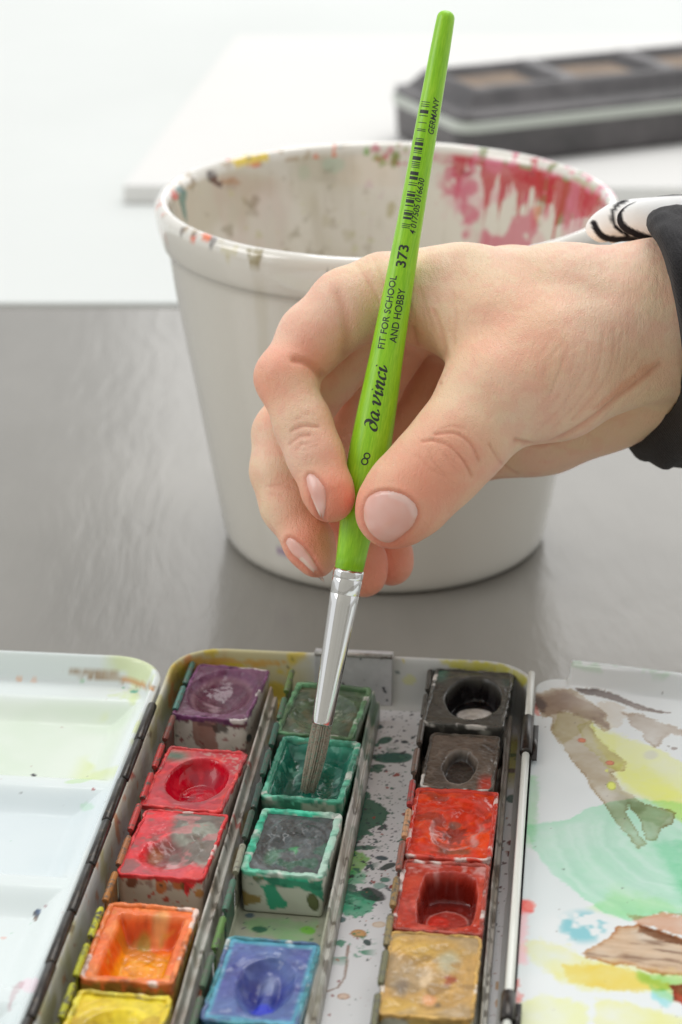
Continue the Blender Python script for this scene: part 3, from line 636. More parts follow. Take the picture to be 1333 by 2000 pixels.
def left_lid():
    s0, s1, t0, t1 = -168.0, -84.9, 222.0, 448.6
    s = np.r_[np.arange(s0, -128, 1.5), np.arange(-128, s1+0.01, 0.35)]; s[-1] = s1
    t = np.r_[np.arange(t0, 306, 1.5), np.arange(306, t1+0.01, 0.35)]; t[-1] = t1
    # map the grid into a rounded rectangle by pulling in corners
    Sg, Tg = np.meshgrid(s, t, indexing='ij'); r = 11.0
    cxs = np.clip(Sg, s0+r, s1-r); cyt = np.clip(Tg, t0+r, t1-r); dx, dy = Sg-cxs, Tg-cyt
    mxx = np.maximum(abs(dx), abs(dy)); hyp = np.hypot(dx, dy)+1e-9
    k = np.where((abs(dx) > 0) & (abs(dy) > 0), mxx/hyp, 1.0)
    Sg, Tg = cxs+dx*k, cyt+dy*k
    dx, dy = Sg-np.clip(Sg, s0+r, s1-r), Tg-np.clip(Tg, t0+r, t1-r)
    e = np.where(np.hypot(dx, dy) > 1e-6, r-np.hypot(dx, dy), np.minimum(np.minimum(Sg-s0, s1-Sg), np.minimum(Tg-t0, t1-Tg)))
    back = ss(30, 10, t1-Tg); 
    z = 14.0-0.5*ss(0.8, 0.0, e)
    z = z-6.0*ss(0.8, 3.4, e)
    # inner bay: a shelf then the mixing wells
    wl_ = np.zeros_like(z)
    for a, b_ in ((404.5, 438.5), (367.5, 400.5), (331.5, 363.5), (296, 327), (260, 292), (228, 256)):
        d = np.minimum(np.minimum(Tg-a, b_-Tg), np.minimum(Sg-s0-5, s1-4.5-Sg)); wl_ = np.maximum(wl_, ss(-1.0, 6.0, d))
    z = z-3.6*wl_
    P0 = np.c_[Sg.ravel(), Tg.ravel(), z.ravel()]; P0[:, 2] += 0.10*fbm(P0*np.array([0.12, 0.12, 0]), 9, 2)
    P = Wn(P0); pt = Paint(P, (225, 233, 232), 0.2, 51)
    w1 = ss(402, 408, P0[:, 1])*ss(440, 436, P0[:, 1])*ss(-88, -92, P0[:, 0])
    pt.put(0.75*w1, (222, 232, 216)); pt.cloud((206, 224, 200), 0.0, 0.06, 0.5, 0.3, gate=w1); pt.cloud((200, 214, 216), 0.1, 0.05, 0.35, 0.3, seed=6)
    w2 = ss(366, 372, P0[:, 1])*ss(402, 398, P0[:, 1]); pt.put(0.4*w2, (214, 226, 232))
    pt.cloud((214, 226, 150), 0.22, 0.10, 0.6, 0.12, gate=ss(400, 410, P0[:, 1])*ss(-100, -95, P0[:, 0]))
    pt.poly([(122, 1310), (170, 1310), (230, 1315), (270, 1328), (305, 1342), (300, 1350), (250, 1336), (200, 1325), (150, 1320)], (178, 152, 120), 0.8, 4, 0.5, 2, (140, 106, 70), 0.5, tex=0.3)
    pt.poly([(230, 1322), (260, 1325), (300, 1345), (305, 1352), (285, 1342), (250, 1334)], (222, 160, 100), 0.7, 3, 0.5, 2)
    pt.poly([(215, 1358), (245, 1352), (268, 1350), (272, 1362), (262, 1375), (245, 1365)], (206, 224, 120), 0.6, 8, 0.4, 5, tex=0.5)
    pt.ell(262, 1351, 8, 3, (70, 176, 160), 0.8, 0, 0.4); pt.ell(241, 1343, 3, 2, (110, 180, 140), 0.8); pt.ell(160, 1333, 8, 2, (150, 206, 160), 0.6)
    pt.ell(38, 1327, 6, 4, (232, 180, 140), 0.6, 0, 0.5); pt.ell(66, 1330, 7, 4, (236, 190, 160), 0.5, 0, 0.5)
    pt.ell(66, 1514, 5.5, 3, (50, 46, 56), 0.97, 5, 0.1); pt.ell(182, 1541, 3.5, 3, (160, 60, 60), 0.9)
    pt.ell(168, 1575, 14, 8, (180, 220, 190), 0.5, 0, 0.5); pt.ell(155, 1525, 22, 4, (190, 224, 150), 0.5, -6, 0.4)
    pt.ell(72, 1786, 6, 10, (50, 50, 66), 0.85, 10, 0.4); pt.ell(76, 1780, 5, 6, (90, 110, 140), 0.8); pt.ell(70, 1795, 4, 5, (120, 90, 70), 0.8)
    pt.ell(90, 1770, 3, 3, (150, 90, 100), 0.8); pt.ell(60, 1925, 22, 16, (240, 214, 224), 0.6, 0, 0.3)
    pt.poly([(25, 1930), (38, 1915), (50, 1920), (40, 1935), (28, 1950), (20, 1975), (16, 1960)], (186, 130, 140), 0.6, 5, 0.6, 2, tex=0.5)
    pt.ell(8, 1832, 6, 3, (230, 190, 180), 0.7)
    pt.spat(50, (0, 1320, 300, 1990), (0.5, 2.2), [(120, 120, 120), (160, 90, 80), (130, 190, 150)], 52, 0.8, 0.6)
    mk('left_lid', P, gridF(len(s), len(t)), M_enamel, BOX, pt.C)
    o = rrect(s0, s1, t0, t1, r, n=14); n = len(o)
    nx = np.roll(o, -1, 0)-np.roll(o, 1, 0); nx /= np.hypot(*nx.T)[:, None]; inn = np.stack([-nx[:, 1], nx[:, 0]], 1)
    V = np.concatenate([np.c_[o+inn*a, np.full(n, z_)] for a, z_ in ((0.05, 13.5), (-0.25, 13.2), (-0.1, 12.4), (0.3, 5), (2.5, 0.3))])
    mk('lid_skirt', Wn(V), gridF(5, n, wrap_v=True), M_white, BOX)
left_lid()

def right_lid():
    s = np.arange(-5.9, 66, 0.3); s = np.r_[s[s < 34], np.arange(34, 66, 1.5)]
    t = np.r_[np.arange(222, 306, 1.5), np.arange(306, 450.6, 0.3)]
    Sg, Tg = np.meshgrid(s, t, indexing='ij')
    # back-left corner rounded
    cx_, cy_ = -5.9+5, t[-1]-5; dx, dy = Sg-cx_, Tg-cy_
    q = (dx < 0) & (dy > 0); k = np.where(q, np.maximum(abs(dx), abs(dy))/(np.hypot(dx, dy)+1e-9), 1)
    Sg = np.where(q, cx_+dx*k, Sg); Tg = np.where(q, cy_+dy*k, Tg)
    z = 12.0+0.10*fbm(np.c_[Sg.ravel(), Tg.ravel(), Sg.ravel()*0]*0.08, 3, 2).reshape(Sg.shape)
    z += 1.0*ss(2.2, 0.0, Sg+6.6)*0+2.6*ss(4.2, 0.8, (t[-1]-Tg))*ss(0.6, 1.5, Sg)
    Tg = Tg+4.2*ss(5.0, 0.0, t[-1]-Tg)*ss(0.6, 1.2, Sg)-np.maximum(Sg-1.5, 0)*0.17*ss(30, 0, t[-1]-Tg)
    P = Wn(np.c_[Sg.ravel(), Tg.ravel(), z.ravel()]); pt = Paint(P, (229, 234, 234), 0.24, 61)
    mint = (176, 218, 198); br = (136, 114, 96)
    pt.cloud((214, 226, 226), 0.1, 0.05, 0.4, 0.2)
    # green strip, mint wash
    mint = (196, 226, 208)
    pt.wash([(1024, 1512), (1050, 1518), (1052, 1600), (1040, 1655), (1022, 1648)], (180, 222, 182), 1.0, 7, 0.3, 5, 0.1)
    pt.wash([(1022, 1612), (1100, 1602), (1150, 1578), (1180, 1570), (1260, 1560), (1340, 1570), (1340, 1790), (1300, 1780), (1230, 1798), (1180, 1780), (1130, 1748), (1085, 1712), (1045, 1660)], mint, 1.6, 5, 0.25, 1.8, 0.35, 9, 0.35, 1)
    st = fbm(pt.P*np.array([0.1, 0.35, 0])@np.array([[0.8, 0.6, 0], [-0.6, 0.8, 0], [0, 0, 1]]), 8, 3)
    ringd = np.hypot((pt.q[:, 0]-1345)/190, (pt.q[:, 1]-1600)/150)+0.10*st
    arc = fbm(np.stack([ringd*14, 0.4*np.arctan2(pt.q[:, 1]-1600, pt.q[:, 0]-1345), 0*ringd], 1), 4, 3)
    gm = ss(1.5, -6, pt.sd([(1022, 1620), (1150, 1600), (1340, 1590), (1340, 1780), (1230, 1790), (1130, 1740)], 5))
    pt.put(gm*0.4*ss(0.0, 0.5, arc), (214, 236, 226)); pt.put(gm*0.25*ss(0.05, 0.5, -arc), (158, 208, 184))
    pt.wash([(1150, 1775), (1200, 1740), (1300, 1760), (1330, 1775), (1230, 1795)], (200, 226, 180), 0.8, 8, 0.3, 8, 0)
    pt.wash([(1280, 1650), (1340, 1640), (1340, 1760), (1318, 1720), (1300, 1690)], (150, 210, 176), 0.8, 8, 0.3, 8, 0)
    # yellow wash
    pt.wash([(1155, 1420), (1240, 1445), (1290, 1465), (1340, 1500), (1340, 1606), (1290, 1570), (1230, 1545), (1200, 1500), (1168, 1460)], (236, 240, 150), 0.85, 7, 0.3, 5, 0.3, 6, 0.5, 2)
    pt.wash([(1185, 1490), (1260, 1500), (1340, 1560), (1340, 1600), (1250, 1560), (1200, 1530)], (234, 240, 150), 0.7, 8, 0.2, 10, 0.1, 6, 0.6, 3)
    pt.wash([(1120, 1385), (1170, 1400), (1215, 1440), (1200, 1470), (1160, 1440)], (234, 238, 190), 0.8, 9, 0.2, 12, 0, 5, 0.6, 4)
    # grey brown washes running diagonally, in overlapping layers
    body = [(1040, 1358), (1062, 1352), (1078, 1345), (1120, 1348), (1160, 1375), (1185, 1395), (1192, 1425), (1180, 1428), (1168, 1418), (1160, 1405), (1150, 1415), (1168, 1440), (1195, 1470), (1228, 1490), (1220, 1505), (1195, 1510), (1215, 1545), (1262, 1570), (1320, 1585), (1312, 1610), (1290, 1615), (1285, 1640), (1262, 1640), (1250, 1600), (1228, 1570), (1222, 1585), (1250, 1630), (1262, 1648), (1248, 1656), (1200, 1600), (1160, 1540), (1130, 1500), (1100, 1460), (1075, 1425), (1080, 1400), (1060, 1400), (1050, 1378)]
    pt.wash(body, (196, 182, 162), 1.15, 4.5, 0.4, 1.0, 2.0, 4, 0.7, 5)
    pt.wash([(1040, 1358), (1060, 1356), (1100, 1348), (1150, 1372), (1180, 1395), (1188, 1422), (1165, 1410), (1110, 1388), (1070, 1395), (1052, 1380)], (178, 156, 140), 1.1, 6, 0.3, 4, 1.0, 5, 1.0, 6)
    pt.wash([(1040, 1358), (1056, 1362), (1066, 1376), (1062, 1392), (1048, 1380)], (120, 96, 84), 0.9, 6, 0.4, 3, 0.3, 5, 0.8, 7)
    pt.wash([(1092, 1390), (1130, 1395), (1146, 1410), (1130, 1438), (1100, 1450), (1078, 1432)], (206, 200, 164), 1.0, 5, 0.3, 3, 1.0, 4, 0.6, 8)
    pt.wash([(1130, 1420), (1155, 1406), (1165, 1435), (1200, 1465), (1222, 1488), (1210, 1502), (1190, 1500), (1170, 1480), (1140, 1450)], (214, 214, 160), 0.9, 5, 0.3, 2, 1.8, 4, 0.6, 9)
    pt.wash([(1080, 1425), (1140, 1450), (1200, 1505), (1190, 1530), (1160, 1535), (1120, 1480)], (196, 182, 160), 0.8, 6, 0.3, 6, 0.3, 5, 0.9, 10)
    pt.wash([(1225, 1560), (1262, 1572), (1310, 1590), (1290, 1612), (1255, 1600), (1230, 1575)], (200, 210, 186), 0.8, 4, 0.3, 3, 0.8, 4, 0.6, 11)
    pt.wash([(1200, 1540), (1260, 1575), (1250, 1590), (1215, 1570)], (190, 186, 170), 0.8, 6, 0.3, 6, 0.2)
    pt.poly([(1095, 1452), (1101, 1456), (1103, 1466), (1097, 1462)], (226, 232, 232), 0.95, 1, 0.5, 1)
    pt.ell(1195, 1535, 9, 8, (228, 236, 100), 0.95, 30, 0.3, edge=(120, 120, 50)); pt.ell(1186, 1505, 3, 3, (220, 224, 100), 0.9)
    for x, y in ((1137, 1446), (1192, 1490)):
        pt.ell(x, y, 8.6, 4.6, (214, 116, 66), 0.97, 5, 0.05, edge=(150, 64, 34), ea=0.7)
    pt.wash([(1125, 1345), (1165, 1345), (1190, 1352), (1230, 1370), (1270, 1385), (1308, 1392), (1290, 1393), (1240, 1384), (1200, 1368), (1160, 1358), (1130, 1352)], (112, 92, 82), 1.2, 3, 0.5, 1.3, 0.5, 4, 0.6, 12)
    pt.wash([(1210, 1390), (1255, 1395), (1290, 1410), (1345, 1430), (1345, 1440), (1310, 1432), (1298, 1440), (1282, 1460), (1262, 1450), (1258, 1432), (1235, 1420), (1225, 1402)], (184, 166, 150), 1.1, 6, 0.4, 1.5, 1.2, 4, 0.8, 13)
    pt.wash([(1165, 1375), (1195, 1372), (1240, 1395), (1220, 1405), (1205, 1420), (1195, 1420), (1180, 1400)], (212, 200, 186), 0.9, 8, 0.4, 3, 0.8, 4, 0.9, 14)
    pt.ell(1317, 1462, 6, 3, (140, 120, 110), 0.8, 0, 0.3); pt.ell(1272, 1474, 14, 8, (206, 206, 200), 0.6, 0, 0.4, soft=0.4)
    pt.wash([(1040, 1368), (1048, 1376), (1054, 1398), (1044, 1392)], (240, 150, 140), 1.0, 3, 0.5, 2, 0.6)
    # lower half: blue dabs, ochres, browns
    pt.cloud((120, 196, 206), 0.05, 0.32, 0.85, 0.15, gate=ss(1.2, 0.6, np.hypot((pt.q[:, 0]-1140)/55, (pt.q[:, 1]-1810)/34)))
    pt.wash([(1010, 1840), (1060, 1838), (1110, 1852), (1140, 1868), (1200, 1880), (1340, 1900), (1340, 1960), (1240, 1930), (1150, 1930), (1100, 1920), (1050, 1880)], (240, 226, 164), 0.9, 10, 0.3, 7, 0.2, 8, 1.0, 21)
    pt.wash([(1100, 1885), (1180, 1882), (1260, 1900), (1320, 1930), (1240, 1936), (1170, 1925), (1110, 1920)], (236, 208, 130), 0.9, 8, 0.3, 4, 0.4, 7, 0.8, 22)
    pt.wash([(1240, 1895), (1300, 1905), (1340, 1910), (1340, 1945), (1290, 1930), (1250, 1915)], (172, 214, 172), 1.1, 8, 0.3, 6, 0.3, 6, 0.8, 23)
    pt.wash([(1010, 1960), (1060, 1945), (1100, 1952), (1140, 1960), (1150, 1990), (1148, 2040), (1000, 2040)], (242, 232, 170), 0.85, 9, 0.3, 6, 0.2, 8, 0.9, 24)
    pt.wash([(1165, 1955), (1230, 1960), (1290, 1975), (1345, 1990), (1345, 2050), (1155, 2050)], (240, 226, 140), 0.8, 7, 0.3, 4, 0.3, 8, 0.8, 25)
    pt.wash([(1270, 1925), (1300, 1932), (1320, 1950), (1300, 1965), (1275, 1950)], (160, 216, 220), 1.1, 7, 0.4, 4, 0.4)
    brn = [(1140, 1862), (1180, 1838), (1210, 1812), (1245, 1805), (1290, 1820), (1345, 1835), (1345, 1905), (1290, 1900), (1220, 1885), (1180, 1880), (1150, 1872)]
    pt.wash([(1225, 1786), (1270, 1788), (1290, 1780), (1345, 1790), (1345, 1830), (1290, 1815), (1245, 1806)], (214, 170, 146), 1.1, 8, 0.4, 3, 0.5, 6, 0.8, 26)
    pt.wash(brn, (206, 174, 146), 1.1, 5, 0.35, 1.6, 2.6, 7, 0.6, 27)
    sb = fbm(pt.P@np.array([[0.10, 0.25, 0], [-0.3, 0.8, 0], [0, 0, 0]]), 12, 4)
    gb = ss(1.5, -6, pt.sd(brn, 3))
    pt.put(gb*0.75*ss(0.0, 0.4, sb), (120, 88, 68)); pt.put(gb*0.45*ss(-0.05, -0.45, sb), (226, 200, 172))
    pt.wash([(1250, 1806), (1300, 1822), (1345, 1838), (1345, 1850), (1290, 1836), (1250, 1818)], (130, 96, 76), 1.0, 4, 0.4, 4, 0.2)
    pt.wash([(1302, 1920), (1345, 1925), (1345, 1960), (1318, 1955), (1312, 1935)], (170, 70, 56), 1.2, 6, 0.4, 2, 0.8)
    # pink stains beside the rod
    pt.ell(1022, 1772, 18, 17, (240, 90, 80), 0.9, 0, 0.5, 0.5, 0.25); pt.ell(1036, 1768, 12, 10, (244, 150, 140), 0.6, 0, 0.5)
    pt.poly([(1012, 1780), (1030, 1785), (1028, 1880), (1010, 1885)], (246, 190, 196), 0.7, 7, 0.3, 6)
    pt.spat(10, (1005, 1895, 1016, 1975), (3, 7), [(230, 120, 110)], 3, 1.4, 0.6)
    pt.spat(50, (1040, 1340, 1333, 1990), (0.5, 2.0), [(120, 110, 90), (90, 80, 76)], 63, 0.8, 0.7)
    pt.cloud((150, 200, 150), 0.25, 0.25, 0.4, 0.1, gate=ss(13.6, 14.4, pt.P[:, 2]))
    pt.poly([(1065, 1312), (1105, 1320), (1106, 1326), (1085, 1322)], (196, 186, 90), 0.7, 3, 0.5, 2)
    o = mk('right_lid', P, gridF(len(s), len(t)), M_enamel, BOX, pt.C, thick=0.7)
    V, F = boxm(-6, 64, 224, 440, 0.3, 11.0); V = np.array(V)
    parts = [boxm(-5.7, -5.3, 224, 440, 0.3, 11.0), boxm(-5.4, 62, 438.5, 439.3, 0.3, 11.0), boxm(-5.4, 62, 224, 224.8, 0.3, 11.0)]
    V, F = merge(parts); mk('lid_skirt', V, F, M_white, BOX, smooth=False)
right_lid()

# ------------------------------------------------------------------ paint pans
NEIGH = {1: (84, 40, 60), 2: (150, 30, 50), 3: (96, 96, 86), 4: (214, 160, 50), 5: (180, 140, 30), 6: (100, 92, 66), 7: (20, 80, 66), 8: (50, 110, 84), 9: (50, 50, 120), 10: (70, 90, 110), 11: (50, 76, 68), 12: (60, 52, 46), 13: (130, 56, 44), 14: (110, 36, 30), 15: (140, 110, 70)}
SMEAR = {1: (112, 66, 96), 2: (190, 70, 76), 3: (214, 60, 60), 4: (226, 120, 60), 5: (226, 196, 40), 6: (84, 106, 72), 7: (40, 120, 98), 8: (196, 214, 200), 9: (92, 98, 150), 10: (100, 120, 140), 11: (60, 60, 56), 12: (98, 86, 74), 13: (200, 70, 56), 14: (164, 70, 56), 15: (196, 156, 90)}
def pan(label, s0, s1, t0, t1, rot, ztop, wall, lvl, hfun, pfun, wallpaint=None, wt=1.1, seed=1, rough=0.35, base=(200, 198, 190), z0=2.2):
    cs, ct = (s0+s1)/2, (t0+t1)/2
    e = empty('paint_pan', W(cs, ct, z0), label, 'paint pan', 'paint pans in the open box')
    cr, sr = math.cos(math.radians(rot)), math.sin(math.radians(rot))
    def tw(A):
        A = np.asarray(A, float).copy(); dx, dy = A[:, 0]-cs, A[:, 1]-ct
        A[:, 0] = cs+dx*cr-dy*sr; A[:, 1] = ct+dx*sr+dy*cr; return Wn(A)
    o = rrect(s0, s1, t0, t1, 1.3, step=0.33, n=5)
    nx = np.roll(o, -1, 0)-np.roll(o, 1, 0); nx /= np.hypot(*nx.T)[:, None]; inn = np.stack([-nx[:, 1], nx[:, 0]], 1); n = len(o)
    zb = z0; prof = [(3.0, zb+0.02), (0.75, zb), (0.55, zb+0.25)]
    prof += [(0.55-0.5*k/20, zb+0.25+(ztop-0.15-zb-0.25)*k/20) for k in range(1, 21)]
    prof += [(0.12, ztop), (0.4, ztop+0.06), (wt-0.15, ztop+0.03), (wt, ztop-0.15), (wt+0.1, ztop-0.7), (wt+0.25, ztop-3.5)]
    V = np.concatenate([np.c_[o+inn*a, np.full(n, z_)] for a, z_ in prof]); 
    lump = fbm(V*np.array([0.9, 0.9, 0.7]), seed, 3)
    upm = ss(ztop-3.5, ztop-0.6, V[:, 2])
    V[:, 2] += upm*(0.30*lump+0.15*fbm(V*0.25, seed+4, 2)); V[:, :2] += (np.tile(inn, (len(prof), 1))*(upm*0.28*fbm(V*0.7, seed+2, 2))[:, None])
    P = tw(V); pt = Paint(P, base, rough, seed+100); rimm = (V[:, 2] > ztop-0.9).astype(float)
    pt.put(0.5*ss(0.1, 0.3, pt.n(0.15)), (186, 184, 172))
    if wallpaint: wallpaint(pt)
    drip = fbm(np.c_[V[:, 0]*0.55+V[:, 1]*0.5, V[:, 2]*0.05, V[:, 2]*0+seed], seed, 3)
    jag = ztop-0.8-1.1*pt.n(0.35, 3)-3.2*np.clip(drip-0.15, 0, 1)*2
    pt.put(ss(-0.15, 0.15, V[:, 2]-jag), wall)
    pt.cloud(tuple(min(255, c+40) for c in wall), 0.12, 0.5, 0.6, 0.12, gate=rimm)
    pt.cloud(tuple(int(c*0.7) for c in wall), 0.15, 0.4, 0.5, 0.12, gate=rimm, seed=3)
    pt.cloud(SMEAR[seed], -0.02, 0.13, 0.8, 0.2, gate=rimm, seed=9); pt.cloud((236, 230, 222), 0.30, 0.28, 0.7, 0.06, gate=rimm, seed=11); pt.cloud(tuple(int(c*0.5) for c in wall), 0.22, 0.6, 0.5, 0.08, gate=(V[:, 2] > ztop-3).astype(float), seed=15)
    mk('pan_shell', P, gridF(len(prof), n, wrap_v=True, flip=True), M_plastic, e, pt.C)
    nu, nv = 66, 96
    u = np.linspace(-1, 1, nu); v_ = np.linspace(-1, 1, nv); U, Vv = np.meshgrid(u, v_, indexing='ij'); U = U.ravel(); Vv = Vv.ravel()
    hw, hl = (s1-s0)/2-wt+0.1, (t1-t0)/2-wt+0.1
    A = np.c_[cs+U*hw, ct+Vv*hl, np.zeros(len(U))]
    nz = fbm(np.c_[U*3, Vv*4, U*0+seed], seed, 3); nf = fbm(np.c_[U*10, Vv*14, U*0+seed], seed+9, 2); V_c = Vv*1.3
    sw_ = fbm(np.c_[np.hypot(U-0.05, V_c)*7+0.15*nz, np.arctan2(V_c, U-0.05)*0.7+np.hypot(U-0.05, V_c)*2, U*0+seed], seed+31, 3)
    A[:, 2] = np.maximum(ztop-lvl+hfun(U, Vv, nz, nf)+0.11*sw_*ss(1.0, 0.85, np.maximum(abs(U), abs(Vv))), z0+0.6)
    P = tw(A); pt = Paint(P, (128, 128, 128), rough, seed+200); pfun(pt, U, Vv, A[:, 2]-ztop, nz, nf)
    rho = np.hypot(U-0.05, V_c)+0.15*nz; ang = np.arctan2(V_c, U-0.05)
    sw = fbm(np.c_[rho*7, ang*0.7+rho*2, U*0+seed], seed+31, 3)
    c0_ = pt.C[:, :3].copy(); pt.C[:, :3] = c0_*(1+0.28*np.clip(sw, -1, 1)[:, None]+0.16*nf[:, None]+0.18*nz[:, None])
    ch = pt.n(0.45, 3); lt = np.clip(c0_*1.3+0.05, 0, 0.9)
    m_ = (0.35*ss(0.18, 0.38, ch+0.3*sw))[:, None]; pt.C[:, :3] = pt.C[:, :3]*(1-m_)+lt*m_
    nb = NEIGH[seed]; pt.put(0.55*ss(0.30, 0.42, fbm(P*0.22, seed+51, 3)), nb)
    pt.C[:, 3] = np.clip(pt.C[:, 3]+0.22*ss(-0.1, 0.3, pt.n(0.2)), 0.05, 0.7)
    mk('paint_cake', P, gridF(nu, nv), M_cake, e, pt.C)
    return e
def bowl(U, V, cu, cv, ru, rv, d, p=1.0, nz=0, wob=0.12):
    r2 = ((U-cu)/ru)**2+((V-cv)/rv)**2; r2 = r2*(1+wob*nz); return -d*np.clip(1-r2, 0, 1)**p
def pits(pt, z, thr, col, a=0.8, soft=1.0):
    pt.put(a*ss(thr+soft, thr-soft, z), col)

ZT = 11.0
# --- first row
def p_purple(pt, U, V, z, nz, nf):
    pt.put(1, (92, 48, 76)); pt.cloud((112, 62, 94), 0.0, 0.15, 0.6, 0.3); pt.cloud((84, 44, 60), 0.1, 0.15, 0.5, 0.3, seed=4)
    d = np.hypot(U/0.86, V/0.8); pt.put(0.7*ss(1.0, 0.9, d), (84, 34, 52)); pt.put(0.35*ss(0.12, 0.02, abs(d-0.95)), (140, 108, 114))
    pt.cloud((170, 140, 150), 0.25, 0.22, 0.7, 0.1, gate=ss(0.9, 0.5, d)); pt.C[:, 3] = 0.22+0.25*ss(0.7, 1, d)
def w_purple(pt):
    pt.poly([(375, 1400), (425, 1408), (422, 1440), (430, 1470), (415, 1482), (385, 1455), (378, 1430)], (150, 96, 84), 0.9, 4, 0.4, 1.5, (104, 46, 50), 0.6, tex=0.2)
    pt.poly([(352, 1398), (370, 1402), (368, 1412), (352, 1408)], (90, 26, 46), 0.9, 2, 0.5, 1); pt.poly([(440, 1408), (485, 1414), (482, 1420), (465, 1424), (445, 1416)], (92, 26, 46), 0.9, 3, 0.5, 1)
    pt.poly([(412, 1418), (430, 1410), (448, 1416), (444, 1430), (420, 1432)], (70, 60, 56), 0.85, 4, 0.7, 1)
    pt.ell(487, 1441, 5, 8, (36, 74, 80), 0.95, 8, 0.15); pt.ell(355, 1445, 4, 4, (140, 50, 56), 0.9); pt.ell(440, 1445, 6, 3, (150, 80, 80), 0.8)
    pt.ell(470, 1468, 14, 5, (130, 60, 70), 0.85, -10, 0.4); pt.spat(60, (345, 1405, 500, 1485), (0.5, 2.6), [(120, 40, 60), (140, 60, 60), (60, 80, 80)], 71, 0.8, 0.85)
pan('purple pan at the back of the left row with a white front face splashed brown', -79.6, -63.6, 426.2, 450.5, -4.5, ZT+0.4, (120, 66, 110), 0.12,
    lambda U, V, nz, nf: bowl(U, V, 0, 0.02, 0.97, 0.93, 3.6, 0.9, nz)+0.35*nz, p_purple, w_purple, 0.7, 1, 0.3, (212, 208, 200))
def p_red1(pt, U, V, z, nz, nf):
    pt.put(1, (212, 46, 58)); pt.cloud((228, 60, 54), 0.05, 0.2, 0.8, 0.15); pt.cloud((176, 60, 72), 0.1, 0.3, 0.5, 0.15, seed=4)
    d = np.hypot((U-0.08)/0.80, (V+0.02)/0.76)+0.05*nz; m = ss(1.04, 0.98, d); pt.put(m, (196, 0, 36)); pt.C[:, 3] = np.where(m > 0.5, 0.05, 0.38)
    pt.put(ss(0.35, 0.0, abs(V-0.75))*ss(-0.2, -0.7, U), (90, 110, 92)); pt.put(0.6*ss(0.05, 0.3, nf)*ss(0.1, 0.5, V)*ss(1.0, 1.15, d)*ss(-0.6, 0.1, U), (190, 160, 150))
    pt.put(0.5*ss(1.3, 1.05, d)*ss(0.2, -0.6, V)*(1-m), (150, 70, 74))
pan('glossy crimson pan with a round wet hollow, behind the smeared red pan', -79.6, -63.2, 389.6, 414.2, -4, ZT-0.2, (232, 62, 60), 0.22,
    lambda U, V, nz, nf: np.maximum(bowl(U, V, 0.08, -0.02, 0.80, 0.76, 5.5, 0.6, nz, 0.06), -4.2)+0.10*nz*(np.hypot((U-0.08)/0.80, (V+0.02)/0.76) > 1), p_red1, None, 0.8, 2, 0.3, (206, 190, 180))
def p_red2(pt, U, V, z, nz, nf):
    pt.put(1, (230, 34, 44)); pt.cloud((200, 56, 66), 0.1, 0.25, 0.7, 0.12, seed=2)
    g = ss(-0.35, -0.05, U+0.25*nz)*ss(-0.75, -0.4, V+0.2*nf); pt.put(0.92*g, (100, 108, 98)); pt.cloud((156, 160, 146), 0.08, 0.28, 0.7, 0.12, gate=g, seed=5)
    pt.cloud((196, 120, 120), 0.16, 0.4, 0.6, 0.08, gate=g, seed=7)
    pt.put(0.8*ss(0.55, 0.3, np.hypot(U+0.15, V+0.25)), (120, 50, 48)); pt.put(0.5*ss(0.25, 0.1, np.hypot(U+0.35, (V+0.3)*0.8)), (150, 100, 46))
    pt.put(0.6*ss(-0.6, -0.8, V), (176, 80, 90)); pt.put(0.6*ss(0.2, 0.08, np.hypot(U-0.15, V+0.5)), (220, 170, 170)); pt.put(0.7*ss(0.4, 0.7, U)*ss(-0.6, -0.85, V), (236, 60, 50))
def w_red2(pt):
    for x, y, rx, ry, c in ((258, 1722, 12, 12, (120, 60, 30)), (315, 1730, 12, 14, (196, 110, 50)), (315, 1729, 4, 4, (90, 80, 70)), (350, 1728, 13, 11, (190, 100, 40)), (365, 1732, 10, 10, (96, 84, 50)), (300, 1746, 4, 4, (190, 80, 60)), (325, 1757, 7, 5, (176, 60, 40)), (292, 1750, 3, 5, (180, 70, 60)), (390, 1745, 9, 9, (190, 130, 60))):
        pt.ell(x, y, rx, ry, c, 0.9, 0, 0.3)
    pt.spat(40, (240, 1715, 400, 1780), (0.7, 2.8), [(180, 70, 60), (150, 60, 50), (196, 120, 70)], 72, 0.9, 0.8)
pan('bright red pan smeared with grey green paint, in front of the crimson pan', -79.4, -63.0, 364.4, 388.6, -3, ZT, (236, 56, 62), 0.15,
    lambda U, V, nz, nf: bowl(U, V, 0.0, -0.3, 0.7, 0.6, 1.5, 0.9, nz)+0.5*nz*ss(1, 0.6, np.hypot(U, V))+0.05*nf, p_red2, w_red2, 0.7, 3, 0.3, (206, 190, 176))
def p_orange(pt, U, V, z, nz, nf):
    pt.put(1, (232, 110, 44)); pt.cloud((240, 140, 70), 0.1, 0.2, 0.6, 0.15)
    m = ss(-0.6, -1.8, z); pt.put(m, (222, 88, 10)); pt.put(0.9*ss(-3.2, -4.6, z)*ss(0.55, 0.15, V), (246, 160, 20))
    pt.put(0.8*m*ss(0.0, 0.35, V)*ss(0.0, 0.25, nz), (190, 120, 30)); pt.put(0.8*ss(0.25, 0.1, np.hypot(U+0.1, (V-0.55)*1.5)), (150, 130, 30)); pt.put(0.6*ss(0.3, 0.1, np.hypot(U-0.25, (V-0.75)*0.9)), (226, 180, 110))
    pt.put(0.7*ss(0.05, 0.01, abs(np.hypot(U/0.45, (V+0.1)/0.26)-1)), (240, 190, 60)); pt.C[:, 3] = 0.32-0.22*m
def w_orange(pt):
    pt.cloud((176, 130, 50), 0.0, 0.2, 0.85, 0.15); pt.cloud((120, 96, 40), 0.15, 0.25, 0.7, 0.12, seed=4)
